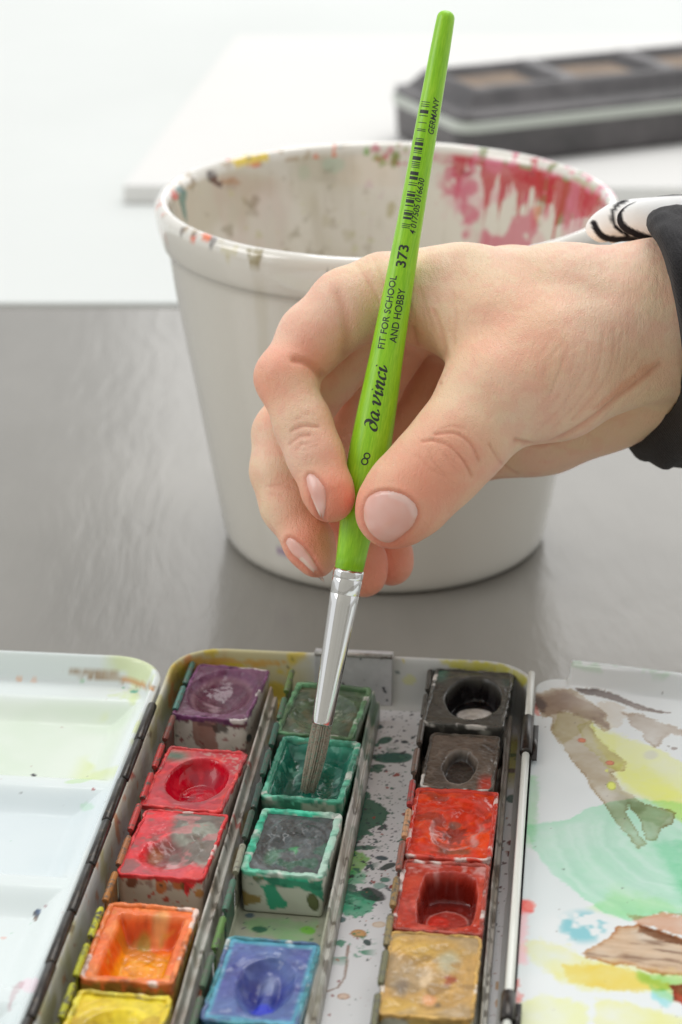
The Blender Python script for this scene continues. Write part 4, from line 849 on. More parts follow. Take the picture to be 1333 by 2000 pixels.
pan('orange pan with thick walls and a deep amber well', -79.6, -63.0, 330.6, 355.2, -1.5, ZT, (238, 130, 70), 0.4,
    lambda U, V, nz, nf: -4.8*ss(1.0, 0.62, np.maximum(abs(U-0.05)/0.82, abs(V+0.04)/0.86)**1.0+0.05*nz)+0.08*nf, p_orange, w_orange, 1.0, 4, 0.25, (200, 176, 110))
def p_yel(pt, U, V, z, nz, nf):
    pt.put(1, (222, 190, 20)); pt.cloud((236, 214, 50), 0.05, 0.2, 0.7, 0.15); pt.cloud((180, 140, 16), 0.15, 0.25, 0.6, 0.1, seed=3)
pan('yellow pan at the front of the left row, cut by the photo edge', -79.4, -63.0, 303.0, 327.6, -2, ZT, (232, 206, 60), 0.5,
    lambda U, V, nz, nf: bowl(U, V, 0, -0.1, 0.8, 0.8, 3.0, 0.9, nz)+0.15*nz, p_yel, None, 1.0, 5, 0.25, (214, 200, 120))
# --- second row
def p_dkg(pt, U, V, z, nz, nf):
    pt.put(1, (66, 84, 62)); pt.cloud((80, 104, 72), 0.0, 0.22, 0.7, 0.2); pt.cloud((56, 70, 50), 0.1, 0.3, 0.6, 0.15, seed=4)
    pt.put(0.7*ss(0.0, 0.35, nf)*ss(0.35, 0.15, np.hypot(U-0.3, V-0.15)), (150, 158, 140)); pt.put(0.5*ss(0.4, 0.1, np.hypot(U+0.2, V+0.1)), (92, 84, 66)); pt.C[:, 3] = 0.24
pan('dark olive green pan at the back of the middle row, behind the ferrule', -57.6, -41.2, 421.4, 445.2, -5, ZT, (96, 150, 104), 0.8,
    lambda U, V, nz, nf: bowl(U, V, 0, 0, 0.9, 0.8, 1.4, 0.9, nz)+0.3*nz, p_dkg, None, 1.1, 6, 0.3, (150, 170, 150))
def p_teal(pt, U, V, z, nz, nf):
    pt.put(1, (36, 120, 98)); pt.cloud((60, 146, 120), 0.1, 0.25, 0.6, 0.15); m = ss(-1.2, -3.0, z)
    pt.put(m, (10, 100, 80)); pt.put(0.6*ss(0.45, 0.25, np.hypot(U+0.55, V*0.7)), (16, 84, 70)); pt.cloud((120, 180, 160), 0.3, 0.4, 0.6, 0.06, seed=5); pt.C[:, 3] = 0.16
def w_teal(pt):
    pt.cloud((40, 120, 90), -0.1, 0.2, 0.9, 0.1); pt.cloud((170, 180, 160), 0.12, 0.2, 0.8, 0.1, seed=4)
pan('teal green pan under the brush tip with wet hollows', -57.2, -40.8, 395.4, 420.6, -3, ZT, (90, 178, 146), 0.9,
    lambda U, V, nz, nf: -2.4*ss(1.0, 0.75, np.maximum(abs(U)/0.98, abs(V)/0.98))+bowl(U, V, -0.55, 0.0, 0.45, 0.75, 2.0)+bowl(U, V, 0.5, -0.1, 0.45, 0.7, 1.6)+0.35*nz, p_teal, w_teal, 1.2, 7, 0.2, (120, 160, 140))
def p_slate(pt, U, V, z, nz, nf):
    pt.put(1, (74, 80, 80)); pt.cloud((100, 104, 106), 0.02, 0.15, 0.6, 0.3); pt.cloud((52, 60, 60), 0.1, 0.2, 0.6, 0.25, seed=4)
    pt.put(0.8*ss(0.16, 0.06, np.hypot(U-0.1, (V+0.15)*1.2)+0.1*nf), (60, 160, 90)); pt.put(0.55*ss(0.3, 0.1, np.hypot(U+0.45, (V+0.45)*0.8)), (80, 140, 104)); pt.C[:, 3] = 0.2
def w_slate(pt):
    pt.poly([(500, 1706), (560, 1712), (600, 1722), (630, 1720), (632, 1760), (610, 1745), (590, 1735), (555, 1735), (525, 1722)], (16, 150, 116), 0.92, 4, 0.4, 1.5)
    pt.poly([(510, 1730), (535, 1728), (550, 1750), (565, 1762), (560, 1775), (530, 1776), (518, 1755)], (20, 160, 122), 0.92, 5, 0.4, 1.5)
    pt.poly([(468, 1735), (490, 1745), (515, 1748), (508, 1762), (490, 1765), (476, 1770)], (150, 122, 54), 0.9, 4, 0.4, 1.5)
    pt.ell(612, 1762, 11, 18, (84, 90, 40), 0.9, -20, 0.15, edge=(60, 70, 30)); pt.ell(503, 1715, 10, 6, (120, 110, 60), 0.8, 0, 0.3)
pan('slate grey cake in a mint green pan with a white splashed front, middle row', -57.2, -41.4, 367.6, 391.4, -2.5, ZT, (64, 196, 156), 0.4,
    lambda U, V, nz, nf: 0.6*nz*ss(1, 0.6, np.maximum(abs(U), abs(V)))+0.07*nf-0.6*ss(0.3, 0.1, np.hypot(U+0.3, V-0.05))-0.2, p_slate, w_slate, 1.35, 8, 0.25, (206, 208, 194))
def p_blue(pt, U, V, z, nz, nf):
    pt.put(1, (66, 88, 146)); pt.cloud((92, 114, 162), 0.0, 0.1, 0.7, 0.3); pt.cloud((70, 72, 140), 0.1, 0.12, 0.6, 0.25, seed=4)
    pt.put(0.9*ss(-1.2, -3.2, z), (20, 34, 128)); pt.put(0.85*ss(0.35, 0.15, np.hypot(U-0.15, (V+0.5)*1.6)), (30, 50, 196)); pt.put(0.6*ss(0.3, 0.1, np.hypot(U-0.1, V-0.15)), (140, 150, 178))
    pt.put(0.7*ss(0.85, 0.95, np.maximum(abs(U), abs(V))), (80, 170, 186)); pt.C[:, 3] = 0.28
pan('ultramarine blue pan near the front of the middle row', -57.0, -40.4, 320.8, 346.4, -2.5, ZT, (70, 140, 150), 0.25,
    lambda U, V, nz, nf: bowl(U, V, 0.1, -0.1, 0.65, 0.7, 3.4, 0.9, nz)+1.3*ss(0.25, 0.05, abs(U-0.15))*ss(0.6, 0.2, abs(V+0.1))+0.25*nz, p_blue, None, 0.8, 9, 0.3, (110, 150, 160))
def p_plain(c1, c2):
    def f_(pt, U, V, z, nz, nf): pt.put(1, c1); pt.cloud(c2, 0.0, 0.2, 0.7, 0.2)
    return f_
pan('pale blue grey pan front-most in the middle row', -57.0, -40.6, 296.0, 320.0, 0, ZT-0.4, (110, 140, 150), 0.4,
    lambda U, V, nz, nf: bowl(U, V, 0, 0, 0.8, 0.8, 2.0)+0.2*nz, p_plain((90, 120, 130), (120, 150, 160)), None, 0.9, 10, 0.3)
# --- third row
def p_blk(pt, U, V, z, nz, nf):
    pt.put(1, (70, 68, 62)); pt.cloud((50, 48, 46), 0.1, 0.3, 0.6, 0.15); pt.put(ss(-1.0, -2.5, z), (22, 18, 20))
    d = np.hypot((U-0.16)/0.50, (V-0.22)/0.26); m = ss(1.05, 0.95, d+0.12*nz); pt.put(m, (250, 249, 244)); pt.put(0.45*m*ss(0.0, 0.3, nz), (190, 184, 170))  # white reflection in the wet well, painted as a pale ellipse
    pt.put(0.7*ss(-0.6, -0.9, U)*ss(0.4, 0.8, V), (60, 110, 96)); pt.C[:, 3] = 0.2
pan('black pan with a deep round hole holding a painted reflection, back of the right row', -28.2, -11.2, 427.4, 453.0, -3, ZT+1.0, (84, 82, 76), 0.25,
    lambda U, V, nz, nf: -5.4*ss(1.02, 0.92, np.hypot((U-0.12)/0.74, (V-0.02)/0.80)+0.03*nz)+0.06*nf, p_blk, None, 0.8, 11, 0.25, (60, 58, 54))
def p_dbr(pt, U, V, z, nz, nf):
    pt.put(1, (92, 80, 70)); pt.cloud((112, 98, 86), 0.0, 0.25, 0.6, 0.15); d = np.hypot((U+0.02)/0.45, (V+0.15)/0.6)+0.12*nz
    pt.put(0.9*ss(1.05, 0.9, d), (48, 42, 38)); pt.put(0.5*ss(0.14, 0.02, abs(d-1.08)), (140, 128, 116)); pt.put(0.8*ss(0.5, 0.8, U)*ss(-0.3, -0.7, V), (196, 56, 40)); pt.C[:, 3] = 0.36
pan('dark brown pan between the black pan and the vermilion pan', -27.0, -12.6, 402.6, 425.6, -1.5, ZT, (82, 74, 64), 0.3,
    lambda U, V, nz, nf: -2.2*ss(1.05, 0.8, np.hypot((U+0.02)/0.5, (V+0.15)/0.62)+0.1*nz)+0.15*nf, p_dbr, None, 0.6, 12, 0.4, (120, 84, 70))
def p_ver(pt, U, V, z, nz, nf):
    pt.put(1, (214, 54, 30)); pt.cloud((234, 80, 30), 0.05, 0.25, 0.7, 0.15); pt.cloud((184, 70, 60), 0.1, 0.3, 0.5, 0.15, seed=4)
    d = np.hypot(U-0.1, (V+0.1)*1.1); pt.put(0.8*ss(0.4, 0.2, d+0.2*nf), (120, 44, 36)); pt.put(0.6*ss(0.12, 0.03, abs(d-0.6+0.2*nz))*ss(0.3, -0.2, V), (200, 150, 140))
    pt.put(0.8*ss(0.22, 0.12, np.hypot(U-0.05, (V-0.15)*2)), (128, 86, 74)); pt.put(0.7*ss(0.12, 0.05, abs(V+0.78))*ss(0.5, 0.3, abs(U-0.15)), (112, 84, 60)); pt.C[:, 3] = 0.2
pan('vermilion orange red pan with a swirled dent, middle of the right row', -28.2, -11.8, 376.0, 402.2, -1, ZT+0.2, (214, 62, 44), 0.35,
    lambda U, V, nz, nf: bowl(U, V, 0.1, -0.15, 0.65, 0.6, 1.6, 0.9, nz)+0.5*nz+0.06*nf-0.1, p_ver, None, 0.9, 13, 0.25, (196, 90, 76))
def p_brk(pt, U, V, z, nz, nf):
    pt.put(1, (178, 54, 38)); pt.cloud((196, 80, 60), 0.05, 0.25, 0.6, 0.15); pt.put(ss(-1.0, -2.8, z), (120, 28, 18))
    d = np.hypot((U-0.15)/0.5, (V-0.02)/0.34); pt.put(ss(1.03, 0.95, d), (176, 60, 48)); pt.put(0.9*ss(0.35, 0.2, np.hypot(U+0.1, (V-0.02)*1.3)), (234, 60, 44)); pt.put(0.6*ss(0.06, 0.02, abs(d-1.0)), (214, 150, 140))
    pt.put(0.7*ss(0.6, 0.85, V+0.15*nf)*ss(-0.1, 0.2, nz+0.1), (206, 160, 154)); pt.C[:, 3] = 0.25-0.12*ss(-1, -3, z)
pan('brick red pan with a deep square well, in front of the vermilion pan', -28.4, -12.2, 351.4, 375.4, -0.5, ZT, (176, 74, 60), 0.3,
    lambda U, V, nz, nf: -5.6*ss(1.0, 0.78, np.maximum(abs(U-0.15)/0.72, abs(V+0.05)/0.82)**1.5*0.55+0.45*np.hypot((U-0.15)/0.74, (V+0.05)/0.84)+0.05*nz)+0.12*nf, p_brk, None, 0.8, 14, 0.25, (170, 84, 70))
def p_och(pt, U, V, z, nz, nf):
    pt.put(1, (190, 150, 88)); pt.cloud((206, 168, 80), 0.05, 0.1, 0.7, 0.25); pt.cloud((160, 140, 110), 0.08, 0.12, 0.7, 0.22, seed=4)
    pt.put(0.7*ss(0.4, 0.1, np.hypot(U-0.35, (V-0.35)))*ss(-0.2, 0.2, nz+0.2), (180, 184, 160)); pt.put(0.8*ss(0.2, 0.1, np.hypot(U-0.45, (V+0.1)*1.2)+0.1*nf), (150, 56, 40))
    pt.put(0.7*ss(0.2, 0.08, np.hypot(U+0.1, (V+0.05)*0.5)), (222, 196, 160)); pt.put(0.8*ss(0.2, 0.1, np.hypot(U-0.05, (V+0.6)*1.2)), (228, 160, 110))
    pt.put(0.7*ss(0.25, 0.05, np.hypot(U+0.6, V+0.3)), (120, 110, 100)); pt.put(0.6*ss(0.1, 0.04, np.hypot(U-0.25, V+0.72)), (96, 84, 70))
def w_och(pt): pt.cloud((196, 160, 60), 0.05, 0.2, 0.8, 0.1)
pan('yellow ochre pan heaped with mixed paint, near the front of the right row', -28.6, -12.4, 325.4, 350.8, -0.5, ZT+0.2, (214, 170, 90), 0.05,
    lambda U, V, nz, nf: 0.7*nz*ss(1, 0.7, np.maximum(abs(U), abs(V)))+0.1*nf*ss(1, 0.8, np.maximum(abs(U), abs(V)))-0.1, p_och, w_och, 0.7, 15, 0.4, (196, 196, 176))

# ------------------------------------------------------------------ paintbrush
BT = Vector(G(605, 1553, 7.0)); BE = Vector(D(873, 24, 455)); BAX = (BE-BT).normalized(); BL = (BE-BT).length
cpos = Vector((0, 0, HC))
def brush_at(py):
    """distance along the brush axis whose picture is at row py"""
    a, b_ = 0.0, BL
    for _ in range(40):
        m = (a+b_)/2; p = BT+BAX*m
        if proj([tuple(p)])[0][1] > py: a = m
        else: b_ = m
    return (a+b_)/2
def px_per(py):
    p = BT+BAX*brush_at(py); return FPX/(p.y*CP-(p.z-HC)*SP)
BR = empty('paintbrush', BT, 'bright green round paintbrush with silver ferrule held upright by the hand', 'paintbrush')
fd = (cpos-(BT+BAX*BL*0.5)); fd = (fd-BAX*fd.dot(BAX)).normalized(); sdv = BAX.cross(fd)   # fd faces the camera, sdv to the left/right
if sdv.x < 0: sdv = -sdv
def lathe(name, prof, m, n=64, caps=(True, True), fn=None):
    V = []
    for q_, r in prof:
        for k in range(n):
            a = 2*math.pi*k/n; V.append(BT+BAX*q_+(fd*math.cos(a)+sdv*math.sin(a))*r)
    F = []
    for i in range(len(prof)-1):
        for k in range(n): F.append((i*n+k, (i+1)*n+k, (i+1)*n+(k+1) % n, i*n+(k+1) % n))
    if caps[0]: F.append(tuple(range(n)))
    if caps[1]: F.append(tuple((len(prof)-1)*n+k for k in range(n))[::-1])
    return mk(name, V, F, m, BR)
def rad(py, wpx): return (brush_at(py), wpx*0.98/2/px_per(py))
hw_px = [(1116, 57), (1080, 61), (1050, 65), (1000, 73), (960, 79), (920, 82.5), (880, 83), (840, 80), (800, 77), (750, 72), (700, 67.5), (650, 64), (600, 60.5), (550, 57.5), (500, 54.5), (450, 52), (400, 50), (350, 48.5), (300, 47), (250, 45.5), (200, 44), (150, 42), (100, 40), (60, 38), (40, 36.5)]
hp = [rad(y_, w_) for y_, w_ in hw_px]
qe, re_ = hp[-1]
hp_full = hp+[(qe+0.7, re_*0.97), (qe+1.2, re_*0.86), (qe+1.6, re_*0.66), (qe+1.85, re_*0.35), (qe+1.9, 0.02)]
def hr(q_):
    return float(np.interp(q_, [a for a, _ in hp], [b_ for _, b_ in hp]))
m_g, nt, l, b = mat('green_stained_wood', (0.22, 0.62, 0.02), 0.36, 0, 0.25)
b.inputs['Coat Roughness'].default_value = 0.25
axr = BAX.to_track_quat('Z', 'Y').inverted().to_euler()
v = coords(nt, l, (1, 1, 0.05), (0, 0, 0))
tcn = nt.new('ShaderNodeTexCoord'); mpa = nt.new('ShaderNodeMapping'); mpa.inputs['Rotation'].default_value = axr
mpb = nt.new('ShaderNodeMapping'); mpb.inputs['Scale'].default_value = (1, 1, 0.10)
l.new(tcn.outputs['Object'], mpa.inputs['Vector']); l.new(mpa.outputs[0], mpb.inputs['Vector'])
f = noise(nt, l, mpb.outputs[0], 2600, 4, 0.65)
l.new(ramp(nt, l, f, [(0.30, (0.23, 0.58, 0.006)), (0.52, (0.31, 0.69, 0.012)), (0.75, (0.44, 0.78, 0.03))]), b.inputs['Base Color'])
bump(nt, l, b, f, 0.12, 0.0001)
lathe('handle', hp_full, m_g, caps=(True, False))
m_f, nt, l, b = mat('polished_ferrule', (0.86, 0.86, 0.85), 0.10, 1.0)
f = noise(nt, l, mpb_ if False else coords(nt, l), 900, 3, 0.6)
bump(nt, l, b, f, 0.006, 0.00005)
fp = [rad(1112, 60.5), rad(1118, 61), rad(1124, 61)]
def ring_(py, w_): 
    q_, r_ = rad(py, w_); return [(q_+0.22, r_), (q_+0.08, r_*0.982), (q_-0.08, r_*0.982), (q_-0.22, r_)]
fp += ring_(1130, 60.5)+[rad(1140, 60)]+ring_(1160, 58.6)+[rad(1180, 57), rad(1240, 53), rad(1300, 49), rad(1360, 45), rad(1405, 42), rad(1412, 41.5), rad(1414, 40.5), rad(1414.5, 38)]
lathe('ferrule', fp[::-1], m_f, caps=(True, True))
# end dimple so that the handle wood is seen to end in the ferrule; bristles
m_br, nt, l, b = mat('grey_brown_bristle', (0.20, 0.165, 0.125), 0.45)
f = noise(nt, l, coords(nt, l), 1500, 2, 0.5)
l.new(ramp(nt, l, f, [(0.3, (0.22, 0.19, 0.145)), (0.56, (0.40, 0.35, 0.27)), (0.66, (0.10, 0.25, 0.18)), (0.74, (0.48, 0.42, 0.33))]), b.inputs['Base Color']); b.inputs['Roughness'].default_value = 0.25
rr = random.Random(3); parts = []
q1 = brush_at(1412); r1 = rad(1412, 38)[1]
for i in range(620):
    a = rr.uniform(0, 2*math.pi); u = math.sqrt(rr.random()); r0 = r1*u
    sp = 0.80+0.5*max(0, math.cos(a-2.6))*u
    tip = 2.0*rr.random()**2+(1.6 if u > 0.7 else 0)*rr.random()
    d0 = fd*math.cos(a)+sdv*math.sin(a); bend = sdv*(-0.5)
    pts = []
    for k in range(5):
        x = k/4; q_ = q1*(1-x)+tip*x
        rr_ = r0*(1+0.08*math.sin(x*3)-0.30*x*x*sp*0.9)
        pts.append(BT+BAX*q_+d0*rr_+bend*x*x+Vector((rr.uniform(-.04, .04),)*3)*x)
    parts.append(tube(pts, [0.12, 0.13, 0.12, 0.09, 0.02], 5, False))
V, F = merge(parts); tag(mk('bristles', V, F, m_br, BR), None, None, kind='stuff')

m_ink, _, _, _ = mat('dark_print_ink', (0.030, 0.038, 0.030), 0.5)
def wrap(V2, q0, lat0):
    """flat print (x along the brush, y towards the left) laid onto the handle"""
    out = []
    for x, y in V2:
        q_ = q0+x; r = hr(q_)+0.035; arc = lat0+y; a = -arc/r
        out.append(BT+BAX*q_+(fd*math.cos(a)+sdv*math.sin(a))*r)
    return out
def side_off(py, px):
    """signed offset in units to the left of the axis at row py"""
    q_ = brush_at(py); c = proj([tuple(BT+BAX*q_)])[0]; r = hr(q_)
    o_ = (c[0]-px)*0.98/px_per(py); return r*math.asin(max(-0.98, min(0.98, o_/r)))
def text(s_, q0, q1, lat_mid, height, shear=0.0, bold=0.0):
    cu = bpy.data.curves.new('t', 'FONT'); cu.body = s_; cu.shear = shear; cu.offset = bold; cu.resolution_u = 4
    ob = bpy.data.objects.new('t', cu); COL.objects.link(ob)
    me = bpy.data.meshes.new_from_object(ob)
    bpy.data.objects.remove(ob)
    bm = bmesh.new(); bm.from_mesh(me); bmesh.ops.triangulate(bm, faces=bm.faces)
    for _ in range(2):
        bmesh.ops.subdivide_edges(bm, edges=[e_ for e_ in bm.edges if e_.calc_length() > 0.18], cuts=1)
    bmesh.ops.triangulate(bm, faces=bm.faces)
    P2 = np.array([v.co[:2] for v in bm.verts]); F = [tuple(v.index for v in f_.verts) for f_ in bm.faces]; bm.free()
    bpy.data.meshes.remove(me); bpy.data.curves.remove(cu)
    x0, x1 = P2[:, 0].min(), P2[:, 0].max(); y0, y1 = P2[:, 1].min(), P2[:, 1].max()
    X = (P2[:, 0]-x0)/(x1-x0)*(q1-q0); Y = ((P2[:, 1]-y0)/(y1-y0)-0.5)*height
    V = wrap(list(zip(X, Y)), q0, lat_mid)
    o_ = mk('lettering', V, F, m_ink, BR, smooth=False); return o_
def txt_px(s_, y_bot, y_top, x_mid, h_px, shear=0, bold=0):
    ym = (y_bot+y_top)/2; return text(s_, brush_at(y_bot), brush_at(y_top), side_off(ym, x_mid), h_px/px_per(ym), shear, bold)
txt_px('FIT FOR SCHOOL', 683, 541, 756, 15, 0, 0.012)
txt_px('AND HOBBY', 668, 563, 777, 15, 0, 0.012)
txt_px('373', 523, 480, 786, 21, 0, 0.02)
txt_px('4 017505 016630', 457, 348, 815, 13, 0.22, 0.01)
txt_px('GERMANY', 262, 191, 848, 13.5, 0.22, 0.01)
def bars():
    ybar = [(88, 5), (105, 5), (120, 6), (160, 26), (190, 5), (242, 5), (291, 5), (303, 6), (362, 6), (375, 6), (400, 26), (436, 18), (455, 5), (468, 5), (508, 28), (537, 7), (551, 5), (563, 5), (577, 5), (621, 26), (656, 24), (692, 5), (708, 7), (760, 9), (783, 20), (805, 5), (829, 26), (862, 9), (900, 7), (920, 16), (933, 5), (955, 17), (1000, 5), (1013, 5), (1026, 5)]
    parts = []
    for yz, th_ in ybar:
        py = 180+yz/3.845; h = max(th_/3.845, 1.35); q0, q1 = brush_at(py+h/2), brush_at(py-h/2)
        xl = 822-(py-203)*0.1585; xr = xl+16.5+0.0*(py-203)
        a, b_ = side_off(py, xl+1.0), side_off(py, xr+1.0); k = 5; V2 = []
        for i in range(k+1):
            y_ = a+(b_-a)*i/k; V2 += [(0, y_), (q1-q0, y_)]
        V = wrap(V2, q0, 0); F = [(2*i, 2*i+1, 2*i+3, 2*i+2) for i in range(k)]; parts.append((V, F))
    V, F = merge(parts); mk('barcode', V, F, m_ink, BR, smooth=False)
bars()
def catmull(pts, n=8):
    P = [pts[0]]+list(pts)+[pts[-1]]; out = []
    for i in range(1, len(P)-2):
        p0, p1, p2, p3 = [np.array(P[j], float) for j in (i-1, i, i+1, i+2)]
        for k in range(n):
            t = k/n; out.append(0.5*((2*p1)+(-p0+p2)*t+(2*p0-5*p1+4*p2-p3)*t*t+(-p0+3*p1-3*p2+p3)*t**3))
    out.append(np.array(P[-2], float)); return np.array(out)
def script_word():
    # letter strokes in a 0..1 x-height system; slanted broad-nib lettering
    st = [
        # d with a curled-back ascender
        [(0.10, 1.38), (0.30, 1.50), (0.62, 1.35), (0.82, 0.95), (0.80, 0.40), (0.55, 0.03), (0.22, 0.08), (0.10, 0.42), (0.28, 0.82), (0.58, 0.86), (0.78, 0.62)],
        # a
        [(1.72, 0.86), (1.40, 0.92), (1.16, 0.60), (1.18, 0.16), (1.42, 0.04), (1.66, 0.36), (1.76, 0.88)], [(1.76, 0.88), (1.68, 0.36), (1.78, 0.05), (2.02, 0.14), (2.14, 0.34)],
        # v
        [(2.42, 0.78), (2.58, 0.96), (2.72, 0.80), (2.72, 0.30), (2.80, 0.02)], [(2.80, 0.02), (3.08, 0.36), (3.28, 0.74), (3.26, 1.0), (3.12, 0.98)],
        # i
        [(3.52, 0.62), (3.70, 0.92), (3.68, 0.40), (3.74, 0.06), (3.92, 0.12), (4.04, 0.34)], [(3.76, 1.24), (3.80, 1.34)],
        # n
        [(4.10, 0.62), (4.26, 0.94), (4.28, 0.50), (4.24, 0.02)], [(4.26, 0.40), (4.50, 0.84), (4.70, 0.92), (4.76, 0.66), (4.72, 0.22), (4.84, 0.04), (5.06, 0.20)],
        # c
        [(5.66, 0.74), (5.56, 0.92), (5.30, 0.76), (5.22, 0.36), (5.36, 0.05), (5.62, 0.08), (5.80, 0.30)],
        # i
        [(5.88, 0.62), (6.06, 0.92), (6.04, 0.40), (6.10, 0.06), (6.30, 0.14), (6.50, 0.50)], [(6.14, 1.24), (6.18, 1.34)],
    ]
    q0, q1 = brush_at(842), brush_at(716); xs = (q1-q0)/6.5; xh = 17.5/px_per(780); parts = []
    for s_ in st:
        P = catmull(s_, 7); P = P.copy(); P[:, 0] = P[:, 0]*xs+0.25*P[:, 1]*xs; P[:, 1] = P[:, 1]*xh-0.5*xh
        d = np.gradient(P, axis=0); d /= (np.hypot(*d.T)+1e-9)[:, None]
        wv = 0.075+0.24*np.abs(d[:, 1]*0.9-d[:, 0]*0.35)**1.3
        if len(s_) == 2: wv[:] = 0.21
        nrm = np.stack([-d[:, 1], d[:, 0]], 1); wv = wv*np.interp(np.arange(len(P)), [0, 2, len(P)-3, len(P)-1], [0.5, 1, 1, 0.4])
        V2 = []
        for p_, n_, w_ in zip(P, nrm, wv): V2 += [tuple(p_+n_*w_), tuple(p_-n_*w_)]
        V = wrap(V2, q0, side_off(780, 738)); F = [(2*i, 2*i+1, 2*i+3, 2*i+2) for i in range(len(P)-1)]; parts.append((V, F))
    V, F = merge(parts); mk('lettering', V, F, m_ink, BR, smooth=False)
script_word()
def eight():
    # upright size numeral
    parts = []; q0 = brush_at(895); c = side_off(895, 715); u = 1/px_per(895)
    for cx_, cy_, ra_, rb_ in ((1.4, 5.9, 5.6, 5.3), (-1.2, -5.6, 6.0, 6.0)):
      P = np.array([(cx_+ra_*math.cos(2*math.pi*k/32), cy_+rb_*math.sin(2*math.pi*k/32)) for k in range(33)])
      d = np.stack([-np.sin(np.linspace(0, 2*np.pi, 33)), np.cos(np.linspace(0, 2*np.pi, 33))], 1); nrm = np.stack([-d[:, 1], d[:, 0]], 1); V2 = []
      for p_, n_ in zip(P, nrm):
          for sg in (1, -1):
              e_ = p_+n_*1.3*sg; V2.append((e_[1]*u, -e_[0]*u))
      V = wrap(V2, q0, c); F = [(2*i, 2*i+1, 2*i+3, 2*i+2) for i in range(len(P)-1)]; parts.append((V, F))
    V, F = merge(parts); mk('lettering', V, F, m_ink, BR, smooth=False)
eight()

# ------------------------------------------------------------------ the hand
def dseg(X, a, b_, ra, rb):
    ab = b_-a; t = np.clip(((X-a)@ab)/(ab@ab+1e-9), 0, 1)
    return np.sqrt((((X-a)-t[:, None]*ab)**2).sum(1))-(ra+(rb-ra)*t)
def smin(a, b_, k):
    h = np.clip(0.5+0.5*(b_-a)/k, 0, 1); return b_*(1-h)+a*h-k*h*(1-h)
def J(px, py, y, rpx):
    p = np.array(D(px, py, y)); dep = p[1]*CP-(p[2]-HC)*SP; return p, rpx*dep/FPX
def chain(js): return [(js[i][0], js[i+1][0], js[i][1], js[i+1][1]) for i in range(len(js)-1)]
HAND = {
 'palm': (6.0, chain([J(752, 578, 450, 84), J(900, 576, 449, 88), J(1100, 592, 447, 104), J(1290, 606, 448, 128), J(1480, 620, 450, 140)])
        + chain([J(750, 590, 461, 78), J(1000, 590, 462, 98), J(1300, 625, 459, 132), J(1480, 640, 459, 135)])
        + chain([J(800, 615, 472, 74), J(1050, 620, 471, 90), J(1300, 655, 468, 120)])
        + chain([J(870, 660, 482, 68), J(1060, 670, 478, 84), J(1300, 680, 470, 110)])
        + chain([J(935, 850, 469, 92), J(1060, 812, 468, 104), J(1180, 762, 465, 108), J(1310, 700, 460, 112), J(1480, 690, 458, 110)])
        + chain([J(850, 745, 483, 70), J(990, 790, 476, 85)])
        + chain([J(965, 770, 428, 92), J(1075, 728, 435, 122), J(1190, 672, 443, 118), J(1330, 640, 450, 130)])
        + chain([J(830, 590, 446, 70), J(960, 640, 440, 88), J(1060, 680, 437, 104)])),
 'thumb': (4.0, chain([J(768, 998, 415.5, 74), J(800, 965, 416, 80), J(862, 902, 418.5, 83), J(915, 842, 422, 86), J(975, 765, 428, 96), J(1075, 715, 435, 112)])),
 'index': (2.6, chain([J(752, 578, 450, 82), J(680, 600, 447, 74), J(612, 660, 444, 66)]) + chain([J(612, 660, 444, 66), J(560, 736, 438, 58)]) + chain([J(556, 738, 437, 56), J(594, 832, 431, 53), J(616, 890, 427, 52)]) + chain([J(616, 890, 427, 52), J(641, 960, 422, 47), J(648, 978, 421, 42)])),
 'middle': (2.6, chain([J(750, 600, 462, 76), J(640, 720, 456, 66), J(558, 846, 446, 60)]) + chain([J(556, 850, 446, 60), J(550, 920, 441, 57), J(566, 985, 437, 54)]) + chain([J(566, 985, 437, 54), J(605, 1062, 431, 46), J(620, 1092, 429, 36)])),
 'ring': (2.6, chain([J(800, 620, 473, 72), J(720, 760, 466, 58), J(650, 880, 458, 54), J(655, 1010, 449, 50), J(705, 1100, 441, 48), J(712, 1124, 439, 42)])),
 'little': (2.6, chain([J(870, 665, 483, 66), J(810, 800, 474, 52), J(745, 900, 466, 48), J(738, 1010, 456, 45), J(762, 1090, 449, 42), J(766, 1104, 448, 38)])),
}
def sdf(X):
    def grp(k, segs):
        r = None
        for s_ in segs:
            d = dseg(X, *s_); r = d if r is None else smin(r, d, k)
        return r
    palm = grp(*HAND['palm'])
    out = smin(palm, grp(*HAND['thumb']), 5.0)
    out = smin(out, grp(*HAND['index']), 1.6)
    for k in ('middle', 'ring', 'little'): out = smin(out, grp(*HAND[k]), 0.9)
    return out
